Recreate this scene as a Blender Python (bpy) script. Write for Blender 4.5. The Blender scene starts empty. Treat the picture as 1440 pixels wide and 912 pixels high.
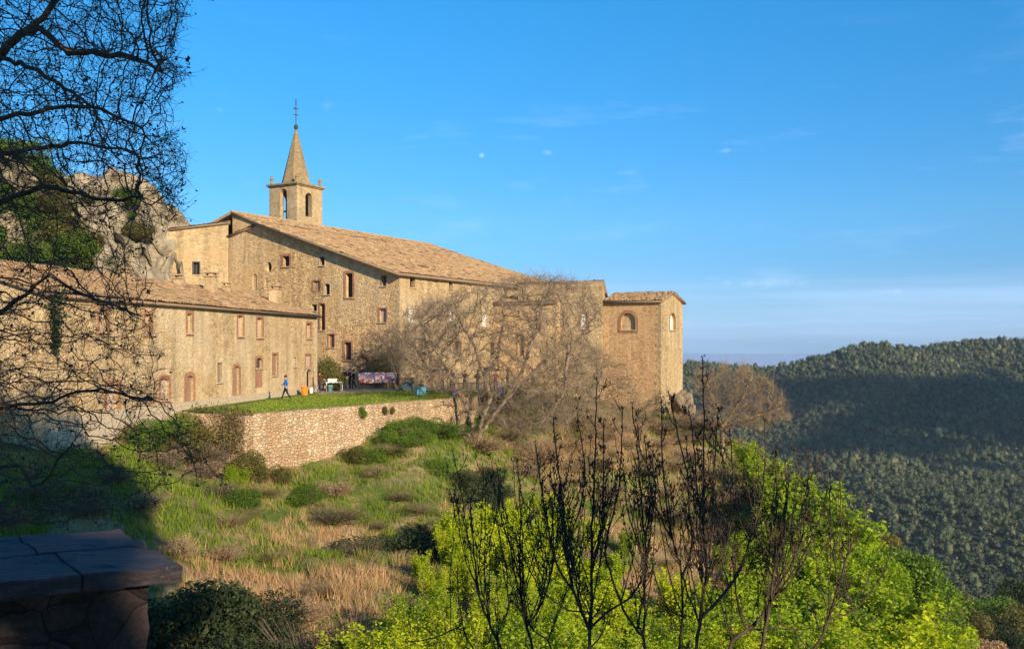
import bpy, bmesh, math, random
import numpy as np
from mathutils import Vector, Matrix, Quaternion, geometry, noise

random.seed(7)
RNG = np.random.default_rng(11)
R = math.radians
SC = bpy.context.scene
COL = SC.collection
FPX, CX, HY = 1300.0, 720.0, 485.0      # focal length in photo pixels, principal column, horizon row


def P(px, py, Y):
    """point at depth Y seen at photo pixel (px, py); the lens stands at the origin"""
    return Vector(((px - CX) / FPX * Y, Y, (HY - py) / FPX * Y))


# ------------------------------------------------------------------ scene basics
cam = bpy.data.objects.new('camera', bpy.data.cameras.new('camera'))
COL.objects.link(cam)
cam.rotation_euler = (R(90), 0, 0)
cam.data.sensor_width = 36
cam.data.lens = 36 * FPX / 1440
cam.data.shift_y = (HY - 456) / 1440
cam.data.clip_start = 0.05
cam.data.clip_end = 80000
SC.camera = cam

SUN_EL, SUN_AZ = 20.0, 147.0            # azimuth clockwise from +Y
SDIR = Vector((math.sin(R(SUN_AZ)) * math.cos(R(SUN_EL)), math.cos(R(SUN_AZ)) * math.cos(R(SUN_EL)), math.sin(R(SUN_EL))))
sl = bpy.data.lights.new('sun', 'SUN')
sl.energy = 4.6
sl.angle = R(0.5)
sl.color = (1.0, 0.82, 0.58)
so = bpy.data.objects.new('sun', sl)
so.rotation_euler = SDIR.to_track_quat('Z', 'Y').to_euler()
so.location = (40, -40, 60)
COL.objects.link(so)

SC.view_settings.view_transform = 'Standard'
SC.view_settings.look = 'None'
SC.view_settings.gamma = 1
SC.view_settings.use_curve_mapping = False
SC.view_settings.exposure = 0.7
SC.cycles.use_denoising = True
SC.cycles.max_bounces = 8
SC.cycles.transparent_max_bounces = 8
SC.cycles.volume_bounces = 1


# ------------------------------------------------------------------ node helper
class NT:
    def __init__(self, nt):
        self.nt = nt

    def n(self, typ, **kw):
        nd = self.nt.nodes.new(typ)
        ins = kw.pop('ins', {})
        for k, v in kw.items():
            setattr(nd, k, v)
        for k, v in ins.items():
            s = nd.inputs[k]
            if isinstance(v, bpy.types.NodeSocket):
                self.nt.links.new(v, s)
            else:
                s.default_value = v
        return nd

    def link(self, a, b):
        self.nt.links.new(a, b)

    def ramp(self, fac, stops, interp='LINEAR'):
        r = self.n('ShaderNodeValToRGB')
        r.color_ramp.interpolation = interp
        els = r.color_ramp.elements
        while len(els) < len(stops):
            els.new(0.5)
        for e, (p, c) in zip(els, stops):
            e.position = p
            e.color = (c[0], c[1], c[2], 1) if not isinstance(c, (int, float)) else (c, c, c, 1)
        if fac is not None:
            self.link(fac, r.inputs[0])
        return r.outputs[0]

    def mix(self, fac, a, b, blend='MIX'):
        m = self.n('ShaderNodeMix', data_type='RGBA', blend_type=blend)
        for s, v in ((m.inputs[0], fac), (m.inputs[6], a), (m.inputs[7], b)):
            if isinstance(v, bpy.types.NodeSocket):
                self.link(v, s)
            elif isinstance(v, (int, float)):
                s.default_value = v
            else:
                s.default_value = (v[0], v[1], v[2], 1)
        return m.outputs[2]

    def math(self, op, a, b=0.0, c=0.0):
        m = self.n('ShaderNodeMath', operation=op)
        for s, v in zip(m.inputs, (a, b, c)):
            if isinstance(v, bpy.types.NodeSocket):
                self.link(v, s)
            else:
                s.default_value = v
        return m.outputs[0]


def new_mat(name):
    m = bpy.data.materials.new(name)
    m.use_nodes = True
    nt = m.node_tree
    nt.nodes.clear()
    t = NT(nt)
    out = t.n('ShaderNodeOutputMaterial')
    return m, t, out


def coords(t, scale=(1, 1, 1), kind='Object'):
    tc = t.n('ShaderNodeTexCoord')
    mp = t.n('ShaderNodeMapping')
    mp.inputs['Scale'].default_value = scale
    t.link(tc.outputs[kind], mp.inputs['Vector'])
    return mp.outputs[0]


def noise_t(t, vec, scale, detail=4, rough=0.6, w=0):
    nd = t.n('ShaderNodeTexNoise', ins={'Scale': scale, 'Detail': detail, 'Roughness': rough})
    t.link(vec, nd.inputs['Vector'])
    return nd.outputs['Fac']


def finish(t, out, color, rough=0.9, bump=None, bump_s=0.5, bump_d=0.05, metallic=0.0, spec=0.3):
    b = t.n('ShaderNodeBsdfPrincipled')
    b.inputs['Roughness'].default_value = rough
    b.inputs['Metallic'].default_value = metallic
    b.inputs['Specular IOR Level'].default_value = spec
    if isinstance(color, bpy.types.NodeSocket):
        t.link(color, b.inputs['Base Color'])
    else:
        b.inputs['Base Color'].default_value = (*color, 1)
    if bump is not None:
        bp = t.n('ShaderNodeBump', ins={'Strength': bump_s, 'Distance': bump_d, 'Height': bump})
        t.link(bp.outputs[0], b.inputs['Normal'])
    t.link(b.outputs[0], out.inputs[0])
    return b


def stone_mat(name, cols, mortar, cell=0.35, flat=1.7, edge=0.05, bump=0.6, blotch=None, blotch_amt=0.5, blotch_scale=0.25, warp=0.12, warm=(1.0, .92, .78), fsc=9):
    """rubble masonry: one colour per stone, mortar joints, large stains of plaster or weathering"""
    m, t, out = new_mat(name)
    v = coords(t, (1, 1, flat))
    wn = t.n('ShaderNodeTexNoise', ins={'Scale': 2.5 / cell * 0.35, 'Detail': 2})
    t.link(v, wn.inputs['Vector'])
    sub = t.n('ShaderNodeVectorMath', operation='MULTIPLY_ADD')
    t.link(wn.outputs['Color'], sub.inputs[0])
    sub.inputs[1].default_value = (warp,) * 3
    t.link(v, sub.inputs[2])
    vec = sub.outputs[0]
    vo = t.n('ShaderNodeTexVoronoi', feature='F1', ins={'Scale': 1 / cell, 'Randomness': 0.9})
    t.link(vec, vo.inputs['Vector'])
    ve = t.n('ShaderNodeTexVoronoi', feature='DISTANCE_TO_EDGE', ins={'Scale': 1 / cell, 'Randomness': 0.9})
    t.link(vec, ve.inputs['Vector'])
    sep = t.n('ShaderNodeSeparateColor')
    t.link(vo.outputs['Color'], sep.inputs[0])
    n = len(cols)
    col = t.ramp(sep.outputs[0], [(i / n, c) for i, c in enumerate(cols)], 'CONSTANT')
    fine = noise_t(t, v, fsc, 8, 0.75)
    col = t.mix(0.75, col, t.ramp(fine, [(0.28, 0.3), (0.72, 1.65)]), 'MULTIPLY')
    speck = noise_t(t, v, 1.6 / cell, 3, 0.6)
    col = t.mix(0.35, col, t.ramp(speck, [(0.32, 0.35), (0.5, 1.0), (0.68, 1.5)]), 'MULTIPLY')
    em = t.ramp(ve.outputs['Distance'], [(0.0, 1.0), (edge, 0.0)])
    col = t.mix(em, col, mortar)
    if blotch is not None:
        bn = noise_t(t, coords(t, (1, 1, 0.8)), blotch_scale, 5, 0.65)
        bm = t.ramp(bn, [(0.42, 0.0), (0.62, blotch_amt)])
        bcol = t.mix(0.5, blotch, t.ramp(noise_t(t, v, 3, 6, 0.75), [(0.3, 0.4), (0.7, 1.45)]), 'MULTIPLY')
        col = t.mix(bm, col, bcol)
    st = noise_t(t, coords(t, (1.2, 1.2, 0.12)), 1.0, 4, 0.6)
    col = t.mix(0.6, col, t.ramp(st, [(0.3, 0.55), (0.62, 1.2)]), 'MULTIPLY')
    rep_ = noise_t(t, coords(t, (.35, .35, .5)), 1.0, 3, 0.55)
    col = t.mix(t.ramp(rep_, [(0.56, 0.0), (0.60, 0.45)]), col, t.mix(1.0, mortar, (.95, .85, .72), 'MULTIPLY'))
    col = t.mix(1.0, col, warm, 'MULTIPLY')
    h = t.math('ADD', t.ramp(ve.outputs['Distance'], [(0.0, 0.0), (0.14, 1.0)]), t.math('MULTIPLY', fine, 0.7))
    h = t.math('ADD', h, t.math('MULTIPLY', sep.outputs[1], 0.6))
    finish(t, out, col, 0.92, h, bump, 0.05, spec=0.15)
    return m


def noise_mat(name, stops, scale=2.0, rough=0.9, bump=0.3, bd=0.03, vscale=(1, 1, 1), spec=0.2, detail=6):
    m, t, out = new_mat(name)
    v = coords(t, vscale)
    f = noise_t(t, v, scale, detail, 0.65)
    col = t.ramp(f, stops)
    finish(t, out, col, rough, noise_t(t, v, scale * 4, 6, 0.7) if bump else None, bump, bd, spec=spec)
    return m


def leaf_mat(name, c1, c2, trans=0.35, scale=0.8, c3=None):
    """leaves: per-leaf tint by object-space noise, some light passing through"""
    m, t, out = new_mat(name)
    v = coords(t)
    f = noise_t(t, v, scale, 3, 0.6)
    oi = t.n('ShaderNodeObjectInfo')
    geo = t.n('ShaderNodeNewGeometry')
    f2 = t.math('ADD', t.math('MULTIPLY', f, 0.6), t.math('MULTIPLY', geo.outputs['Random Per Island'], 0.45))
    f2 = t.math('ADD', f2, t.math('MULTIPLY', t.math('SUBTRACT', oi.outputs['Random'], 0.35), 0.25))
    stops = [(0.25, c1), (0.8, c2)] if c3 is None else [(0.25, c1), (0.55, c2), (0.85, c3)]
    col = t.ramp(f2, stops)
    d = t.n('ShaderNodeBsdfPrincipled')
    d.inputs['Roughness'].default_value = 0.65
    d.inputs['Specular IOR Level'].default_value = 0.2
    t.link(col, d.inputs['Base Color'])
    tr = t.n('ShaderNodeBsdfTranslucent')
    t.link(col, tr.inputs[0])
    ms = t.n('ShaderNodeMixShader', ins={0: trans})
    t.link(d.outputs[0], ms.inputs[1])
    t.link(tr.outputs[0], ms.inputs[2])
    t.link(ms.outputs[0], out.inputs[0])
    return m


def plain_mat(name, c, rough=0.7, metallic=0.0, var=0.25, scale=6):
    return noise_mat(name, [(0.3, tuple(x * (1 - var) for x in c)), (0.7, tuple(min(1, x * (1 + var)) for x in c))], scale, rough, 0.1, 0.01)


M = {}
M['annex'] = stone_mat('annex_plaster', [(.42, .315, .18), (.50, .39, .24), (.35, .25, .14), (.46, .345, .205), (.40, .28, .165)], (.50, .395, .255), 0.30, 1.6, 0.09, 0.55, (.58, .475, .33), 0.8, 0.22, warm=(1.06, .99, .88))
M['gable'] = stone_mat('gable_rubble', [(.58, .41, .235), (.72, .54, .32), (.44, .295, .165), (.66, .47, .275), (.53, .345, .21), (.76, .60, .38)], (.68, .53, .34), 0.30, 2.0, 0.05, 0.9, (.60, .485, .34), 0.65, 0.17)
M['side'] = stone_mat('side_rubble', [(.40, .31, .19), (.47, .37, .24), (.33, .25, .15), (.43, .33, .21)], (.48, .39, .26), 0.36, 1.5, 0.06, 0.7, (.50, .41, .28), 0.6, 0.2)
M['tower'] = stone_mat('corner_tower_brickwork', [(.53, .335, .19), (.62, .41, .24), (.44, .27, .155), (.58, .40, .245), (.67, .475, .29)], (.62, .48, .32), 0.24, 2.4, 0.06, 0.7, (.55, .41, .26), 0.4, 0.3)
M['belfry'] = stone_mat('belfry_stone', [(.42, .34, .22), (.48, .39, .27), (.37, .29, .19), (.45, .36, .24)], (.46, .38, .27), 0.45, 1.6, 0.04, 0.5, (.34, .27, .18), 0.5, 0.4)
M['spire'] = stone_mat('spire_stone', [(.30, .235, .145), (.34, .27, .17), (.27, .21, .13)], (.28, .22, .14), 0.4, 2.2, 0.04, 0.4, (.22, .19, .13), 0.6, 0.5)
M['retain'] = stone_mat('retaining_rubble', [(.53, .41, .29), (.61, .49, .36), (.44, .32, .22), (.57, .42, .31), (.49, .38, .28), (.64, .54, .41), (.52, .36, .26)], (.43, .32, .22), 0.27, 1.7, 0.05, 1.0, (.40, .29, .19), 0.55, 0.35)
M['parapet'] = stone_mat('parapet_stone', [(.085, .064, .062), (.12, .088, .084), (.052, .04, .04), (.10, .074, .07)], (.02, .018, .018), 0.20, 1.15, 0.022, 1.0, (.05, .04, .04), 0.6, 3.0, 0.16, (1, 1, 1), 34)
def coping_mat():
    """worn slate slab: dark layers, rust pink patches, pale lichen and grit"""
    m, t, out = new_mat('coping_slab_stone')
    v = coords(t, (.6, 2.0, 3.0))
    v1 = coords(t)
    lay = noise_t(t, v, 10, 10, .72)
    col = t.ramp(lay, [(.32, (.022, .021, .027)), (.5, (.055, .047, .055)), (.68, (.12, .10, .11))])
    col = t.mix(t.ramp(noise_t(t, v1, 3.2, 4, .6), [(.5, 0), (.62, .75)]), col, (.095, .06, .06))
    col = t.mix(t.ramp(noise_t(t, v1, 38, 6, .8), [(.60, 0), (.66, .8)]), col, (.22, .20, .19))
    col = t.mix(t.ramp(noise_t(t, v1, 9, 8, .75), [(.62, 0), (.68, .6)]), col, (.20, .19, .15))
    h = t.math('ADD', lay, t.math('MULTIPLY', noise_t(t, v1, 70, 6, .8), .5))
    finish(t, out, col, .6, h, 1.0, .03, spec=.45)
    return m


M['coping'] = coping_mat()
M['brick'] = stone_mat('brick_trim', [(.34, .16, .10), (.40, .20, .13), (.30, .14, .09)], (.40, .30, .22), 0.16, 2.6, 0.08, 0.4)
M['trim'] = plain_mat('stone_trim', (.45, .36, .25))
M['shutter'] = plain_mat('weathered_shutter', (.46, .36, .28), 0.8)
M['white_shutter'] = plain_mat('pale_shutter', (.68, .64, .56), 0.7)
M['brown_shutter'] = plain_mat('brown_shutter', (.27, .17, .11), 0.8)
M['dark'] = plain_mat('interior_shade', (.018, .015, .013), 0.6)  # near-black colour stands in for the shade inside open windows
M['glass'] = plain_mat('dull_window_glass', (.05, .05, .055), 0.15)
M['wood'] = noise_mat('old_wood', [(.3, (.09, .06, .04)), (.7, (.17, .11, .07))], 5, 0.85, 0.3, 0.01, (1, 1, .2))
M['soffit'] = noise_mat('roof_underboard', [(.3, (.20, .14, .09)), (.7, (.30, .21, .14))], 4, 0.9, 0.2)
M['iron'] = plain_mat('dark_iron', (.05, .05, .055), 0.5, 0.8)
M['bronze'] = plain_mat('bell_bronze', (.10, .08, .05), 0.5, 0.6)
M['rock'] = noise_mat('pale_crag', [(.30, (.10, .09, .06)), (.42, (.26, .22, .16)), (.55, (.42, .345, .235)), (.64, (.50, .42, .30)), (.72, (.17, .16, .08)), (.85, (.12, .13, .05))], 0.7, .95, 1.0, .35, (1, 1, .6), detail=12)
M['bark_dark'] = noise_mat('dark_bark', [(.3, (.040, .028, .021)), (.7, (.11, .078, .056))], 9, 0.95, 0.5, 0.01)
M['bark_big'] = noise_mat('plane_tree_bark', [(.3, (.06, .042, .033)), (.6, (.14, .097, .07)), (.85, (.28, .21, .14))], 5, 0.95, 0.6, 0.02)
M['bark_grey'] = noise_mat('grey_bark', [(.3, (.15, .11, .072)), (.7, (.33, .25, .172))], 3, 0.95, 0.4, 0.02)
M['bark_tan'] = noise_mat('tan_twigs', [(.3, (.16, .11, .065)), (.7, (.34, .245, .15))], 2, 0.95, 0.3, 0.02)
M['bark_mid'] = noise_mat('brown_bark', [(.3, (.08, .06, .045)), (.7, (.17, .13, .10))], 4, 0.95, 0.4, 0.02)
M['leaf_yellow'] = leaf_mat('spring_leaf_yellow', (.24, .32, .010), (.47, .56, .015), 0.5, 0.9, (.66, .66, .018))
M['leaf_lime'] = leaf_mat('spring_leaf_lime', (.12, .21, .012), (.30, .42, .016), 0.5, 0.9, (.47, .54, .022))
M['leaf_green'] = leaf_mat('leaf_green', (.055, .10, .012), (.11, .19, .02), 0.35, 0.7, (.19, .28, .03))
M['leaf_dark'] = leaf_mat('leaf_evergreen', (.018, .03, .012), (.04, .058, .02), 0.2, 0.6, (.07, .085, .03))
M['leaf_olive'] = leaf_mat('leaf_olive', (.07, .07, .02), (.15, .14, .035), 0.3, 0.7, (.24, .20, .05))
M['leaf_brown'] = leaf_mat('dry_brush', (.24, .14, .07), (.42, .26, .13), 0.25, 0.6, (.54, .37, .20))
M['creeper'] = leaf_mat('dry_creeper', (.085, .055, .03), (.16, .11, .055), 0.2, 0.8, (.20, .18, .06))
M['grass'] = leaf_mat('grass_blades', (.10, .17, .014), (.20, .29, .024), 0.4, 0.35, (.38, .40, .05))
M['straw'] = leaf_mat('dry_grass_blades', (.36, .21, .095), (.58, .37, .18), 0.3, 0.4, (.72, .52, .27))
M['forest'] = leaf_mat('forest_crowns', (.040, .056, .028), (.088, .104, .046), 0.1, 0.02, (.175, .16, .07))
M['lawn'] = noise_mat('lawn_turf', [(.3, (.07, .12, .016)), (.55, (.12, .175, .025)), (.75, (.21, .22, .06))], 0.5, 0.95, 0.6, 0.05, detail=8)
M['path'] = noise_mat('earth_path', [(.3, (.30, .24, .16)), (.7, (.42, .34, .24))], 1.2, 0.95, 0.4)
M['ground'] = None
M['sea'] = plain_mat('sea_water', (.30, .40, .60), 0.9, var=0.05, scale=0.001)  # pale blue puts sky reflection and haze into the water colour


def tile_mat():
    m, t, out = new_mat('clay_roof_tiles')
    uv = t.n('ShaderNodeUVMap')
    fl = t.n('ShaderNodeVectorMath', operation='FLOOR')
    t.link(uv.outputs[0], fl.inputs[0])
    wn = t.n('ShaderNodeTexWhiteNoise', noise_dimensions='2D')
    t.link(fl.outputs[0], wn.inputs['Vector'])
    col = t.ramp(wn.outputs['Value'], [(0, (.25, .14, .07)), (.25, (.33, .195, .098)), (.5, (.39, .24, .125)), (.75, (.45, .31, .178)), (.92, (.18, .105, .06))], 'CONSTANT')
    v = coords(t)
    big = noise_t(t, v, 0.35, 5, 0.7)
    col = t.mix(t.ramp(big, [(.4, 0), (.65, .65)]), col, (.33, .235, .125))
    mo = noise_t(t, v, 1.3, 6, .75)
    col = t.mix(t.ramp(mo, [(.55, 0), (.68, .55)]), col, (.17, .125, .075))
    sm = noise_t(t, v, 5, 5, 0.7)
    col = t.mix(0.7, col, t.ramp(sm, [(.3, .55), (.7, 1.3)]), 'MULTIPLY')
    finish(t, out, col, 0.92, sm, 0.4, 0.02, spec=0.15)
    return m


M['tile'] = tile_mat()


# ------------------------------------------------------------------ object helpers
def tag(o, label=None, cat=None, group=None, kind=None):
    if label:
        o['label'] = label
    if cat:
        o['category'] = cat
    if group:
        o['group'] = group
    if kind:
        o['kind'] = kind
    return o


def thing(name, label, cat, loc=(0, 0, 0), rz=0.0, group=None):
    o = bpy.data.objects.new(name, None)
    o.empty_display_size = 0.3
    o.location = loc
    o.rotation_euler = (0, 0, rz)
    COL.objects.link(o)
    return tag(o, label, cat, group)


def wloc(o):
    v = Vector((0, 0, 0))
    while o is not None:
        v += o.location
        o = o.parent
    return v


def link_mesh(name, me, parent=None, world=True):
    o = bpy.data.objects.new(name, me)
    COL.objects.link(o)
    if parent is not None:
        o.parent = parent
        if world:                        # the mesh is written in world coordinates
            o.location = -wloc(parent)
    return o


def np_mesh(name, V, F, mats, parent=None, world=True, smooth=False, midx=None, uv=None):
    """V (n,3); F list of (m,k) index arrays"""
    V = np.asarray(V, dtype=np.float32)
    Fs = F if isinstance(F, (list, tuple)) else [F]
    Fs = [np.asarray(f, dtype=np.int32) for f in Fs if len(f)]
    me = bpy.data.meshes.new(name)
    me.vertices.add(len(V))
    me.vertices.foreach_set('co', V.ravel())
    loops = np.concatenate([f.ravel() for f in Fs])
    tot = np.concatenate([np.full(len(f), f.shape[1], np.int32) for f in Fs])
    me.loops.add(len(loops))
    me.loops.foreach_set('vertex_index', loops)
    me.polygons.add(len(tot))
    starts = np.concatenate([[0], np.cumsum(tot)[:-1]]).astype(np.int32)
    me.polygons.foreach_set('loop_start', starts)
    me.polygons.foreach_set('loop_total', tot)
    if midx is not None:
        me.polygons.foreach_set('material_index', np.asarray(midx, np.int32))
    if smooth:
        me.polygons.foreach_set('use_smooth', np.ones(len(tot), bool))
    if uv is not None:
        l = me.uv_layers.new(name='UVMap')
        l.data.foreach_set('uv', np.asarray(uv, np.float32)[loops].ravel())
    me.update(calc_edges=True)
    me.validate()
    for m in (mats if isinstance(mats, (list, tuple)) else [mats]):
        me.materials.append(m)
    return link_mesh(name, me, parent, world)


class MB:
    """collects polygons for ONE mesh"""
    def __init__(self):
        self.V, self.F, self.MI = [], [], []

    def face(self, pts, mi=0):
        b = len(self.V)
        self.V += [tuple(p) for p in pts]
        self.F.append(tuple(range(b, b + len(pts))))
        self.MI.append(mi)

    def hexa(self, p, mi=0):
        """p: 4 bottom corners in order, then the 4 above them"""
        b = len(self.V)
        self.V += [tuple(q) for q in p]
        for f in ((0, 3, 2, 1), (4, 5, 6, 7), (0, 1, 5, 4), (1, 2, 6, 5), (2, 3, 7, 6), (3, 0, 4, 7)):
            self.F.append(tuple(b + i for i in f))
            self.MI.append(mi)

    def box(self, O, u, v, w, lu, lv, lw, mi=0):
        """box from corner O along three unit directions"""
        O = Vector(O)
        a, b_, c = Vector(u) * lu, Vector(v) * lv, Vector(w) * lw
        self.hexa([O, O + a, O + a + b_, O + b_, O + c, O + a + c, O + a + b_ + c, O + b_ + c], mi)

    def cbox(self, c, sx, sy, sz, rz=0.0, mi=0):
        """box standing on the point c (centre of its base)"""
        u = Vector((math.cos(rz), math.sin(rz), 0))
        v = Vector((-u.y, u.x, 0))
        self.box(Vector(c) - u * sx / 2 - v * sy / 2, u, v, (0, 0, 1), sx, sy, sz, mi)

    def tube(self, pts, rad, k=8, caps=True, mi=0):
        pts = [Vector(p) for p in pts]
        rad = rad if isinstance(rad, (list, tuple)) else [rad] * len(pts)
        base = len(self.V)
        for i, p in enumerate(pts):
            d = (pts[min(i + 1, len(pts) - 1)] - pts[max(i - 1, 0)]).normalized()
            a = d.orthogonal().normalized() if abs(d.z) > 0.9 else d.cross(Vector((0, 0, 1))).normalized()
            b_ = d.cross(a)
            for j in range(k):
                an = 2 * math.pi * j / k
                self.V.append(tuple(p + (a * math.cos(an) + b_ * math.sin(an)) * rad[i]))
        for i in range(len(pts) - 1):
            for j in range(k):
                self.F.append((base + i * k + j, base + i * k + (j + 1) % k, base + (i + 1) * k + (j + 1) % k, base + (i + 1) * k + j))
                self.MI.append(mi)
        if caps:
            self.F.append(tuple(base + j for j in range(k))[::-1])
            self.F.append(tuple(base + (len(pts) - 1) * k + j for j in range(k)))
            self.MI += [mi, mi]

    def lathe(self, c, prof, k=12, mi=0):
        """prof: (radius, height) pairs"""
        c = Vector(c)
        base = len(self.V)
        for r, z in prof:
            for j in range(k):
                an = 2 * math.pi * j / k
                self.V.append((c.x + r * math.cos(an), c.y + r * math.sin(an), c.z + z))
        for i in range(len(prof) - 1):
            for j in range(k):
                self.F.append((base + i * k + j, base + i * k + (j + 1) % k, base + (i + 1) * k + (j + 1) % k, base + (i + 1) * k + j))
                self.MI.append(mi)
        self.F.append(tuple(base + j for j in range(k))[::-1])
        self.F.append(tuple(base + (len(prof) - 1) * k + j for j in range(k)))
        self.MI += [mi, mi]

    def build(self, name, mats, parent=None, smooth=False, world=True, bevel=0.0):
        me = bpy.data.meshes.new(name)
        me.from_pydata(self.V, [], self.F)
        me.polygons.foreach_set('material_index', self.MI)
        for m in (mats if isinstance(mats, (list, tuple)) else [mats]):
            me.materials.append(m)
        bm = bmesh.new()
        bm.from_mesh(me)
        bmesh.ops.remove_doubles(bm, verts=bm.verts, dist=1e-4)
        bmesh.ops.recalc_face_normals(bm, faces=bm.faces)
        if bevel:
            bmesh.ops.bevel(bm, geom=bm.edges[:], offset=bevel, segments=1, affect='EDGES', clamp_overlap=True)
        bm.to_mesh(me)
        bm.free()
        if smooth:
            me.polygons.foreach_set('use_smooth', [True] * len(me.polygons))
        return link_mesh(name, me, parent, world)


def copy_tree(src, name=None):
    c = src.copy()
    COL.objects.link(c)
    for ch in list(src.children):
        d = ch.copy()
        COL.objects.link(d)
        d.parent = c
    return c


# ------------------------------------------------------------------ world: clear blue sky with a few thin clouds
w = bpy.data.worlds.new('World')
SC.world = w
w.use_nodes = True
w.node_tree.nodes.clear()
t = NT(w.node_tree)
wo = t.n('ShaderNodeOutputWorld')
bg = t.n('ShaderNodeBackground', ins={'Strength': 0.125})
sky = t.n('ShaderNodeTexSky', sky_type='NISHITA')
sky.sun_disc = False
sky.sun_elevation = R(SUN_EL)
sky.sun_rotation = R(SUN_AZ)
sky.altitude = 700
sky.air_density = 1.0
sky.dust_density = 0.6
sky.ozone_density = 2.5
hs = t.n('ShaderNodeHueSaturation', ins={'Saturation': 1.3, 'Value': 1.0, 'Color': sky.outputs[0]})
tc = t.n('ShaderNodeTexCoord')
mp = t.n('ShaderNodeMapping')
mp.inputs['Scale'].default_value = (1.6, 1.6, 9)
t.link(tc.outputs['Generated'], mp.inputs['Vector'])
cn = t.n('ShaderNodeTexNoise', ins={'Scale': 3.1, 'Detail': 7, 'Roughness': 0.6})
t.link(mp.outputs[0], cn.inputs['Vector'])
cl = t.ramp(cn.outputs['Fac'], [(.58, 0), (.76, .7)])
sep = t.n('ShaderNodeSeparateXYZ')
t.link(tc.outputs['Generated'], sep.inputs[0])
low = t.ramp(sep.outputs[2], [(0.0, .6), (.05, .45), (.10, .1), (.20, .30), (.27, .08), (.35, .05)])     # a faint bank low over the sea
mp2 = t.n('ShaderNodeMapping')
mp2.inputs['Scale'].default_value = (1.0, 1.0, 22)
t.link(tc.outputs['Generated'], mp2.inputs['Vector'])
cn2 = t.n('ShaderNodeTexNoise', ins={'Scale': 1.5, 'Detail': 5, 'Roughness': 0.55})
t.link(mp2.outputs[0], cn2.inputs['Vector'])
bank = t.math('MULTIPLY', t.ramp(cn2.outputs['Fac'], [(.36, 0), (.66, .6)]), t.ramp(sep.outputs[2], [(0.0, .9), (.055, .9), (.085, 0.0)]))
grade = t.ramp(sep.outputs[2], [(0.0, (.22, .42, 1.0)), (.035, (.25, .42, .72)), (.07, (.30, .47, .72)), (.134, (.41, .63, .78)), (.34, (.43, .93, 1.0))])
graded = t.mix(1.0, hs.outputs[0], grade, 'MULTIPLY')
skyc = t.mix(t.math('MULTIPLY', cl, low), graded, (4.6, 5.6, 7.6))
skyc = t.mix(bank, skyc, (3.0, 4.2, 6.1))
for (px_, py_, sx_, sz_, am_) in ((677, 218, 11, 9, .75), (772, 214, 22, 9, .22), (1022, 212, 34, 9, .28), (880, 243, 44, 10, .18), (462, 150, 30, 16, .14), (310, 155, 18, 10, .16), (1250, 410, 60, 7, .3), (1075, 398, 130, 12, .25)):
    dv = Vector(((px_ - CX) / FPX, 1, (HY - py_) / FPX)).normalized()
    su = t.n('ShaderNodeVectorMath', operation='SUBTRACT')
    t.link(tc.outputs['Generated'], su.inputs[0])
    su.inputs[1].default_value = dv
    mu = t.n('ShaderNodeVectorMath', operation='MULTIPLY')
    t.link(su.outputs[0], mu.inputs[0])
    mu.inputs[1].default_value = (FPX / sx_, FPX / sx_, FPX / sz_)
    ln = t.n('ShaderNodeVectorMath', operation='LENGTH')
    t.link(mu.outputs[0], ln.inputs[0])
    wob = t.n('ShaderNodeTexNoise', ins={'Scale': 90, 'Detail': 4})
    t.link(tc.outputs['Generated'], wob.inputs['Vector'])
    dd_ = t.math('ADD', ln.outputs[1], t.math('MULTIPLY', wob.outputs['Fac'], 1.1))
    skyc = t.mix(t.ramp(dd_, [(.35, am_ * .8), (.98, 0)]), skyc, (5.4, 6.2, 7.8))
t.link(skyc, bg.inputs[0])
t.link(bg.outputs[0], wo.inputs[0])

# ------------------------------------------------------------------ terrain
LAWN_Z = -3.8
WA, WB = Vector((-14.15, 50.4, 0)), Vector((-4.05, 65.9, 0))           # line of the terrace wall
WDIR = (WB - WA).normalized()
WN = Vector((WDIR.y, -WDIR.x, 0))                                        # outwards, down the slope

ctrl = []


def cp(px, py, Y, dz=0):
    p = P(px, py, Y)
    ctrl.append((p.x, p.y, p.z + dz))


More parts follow.
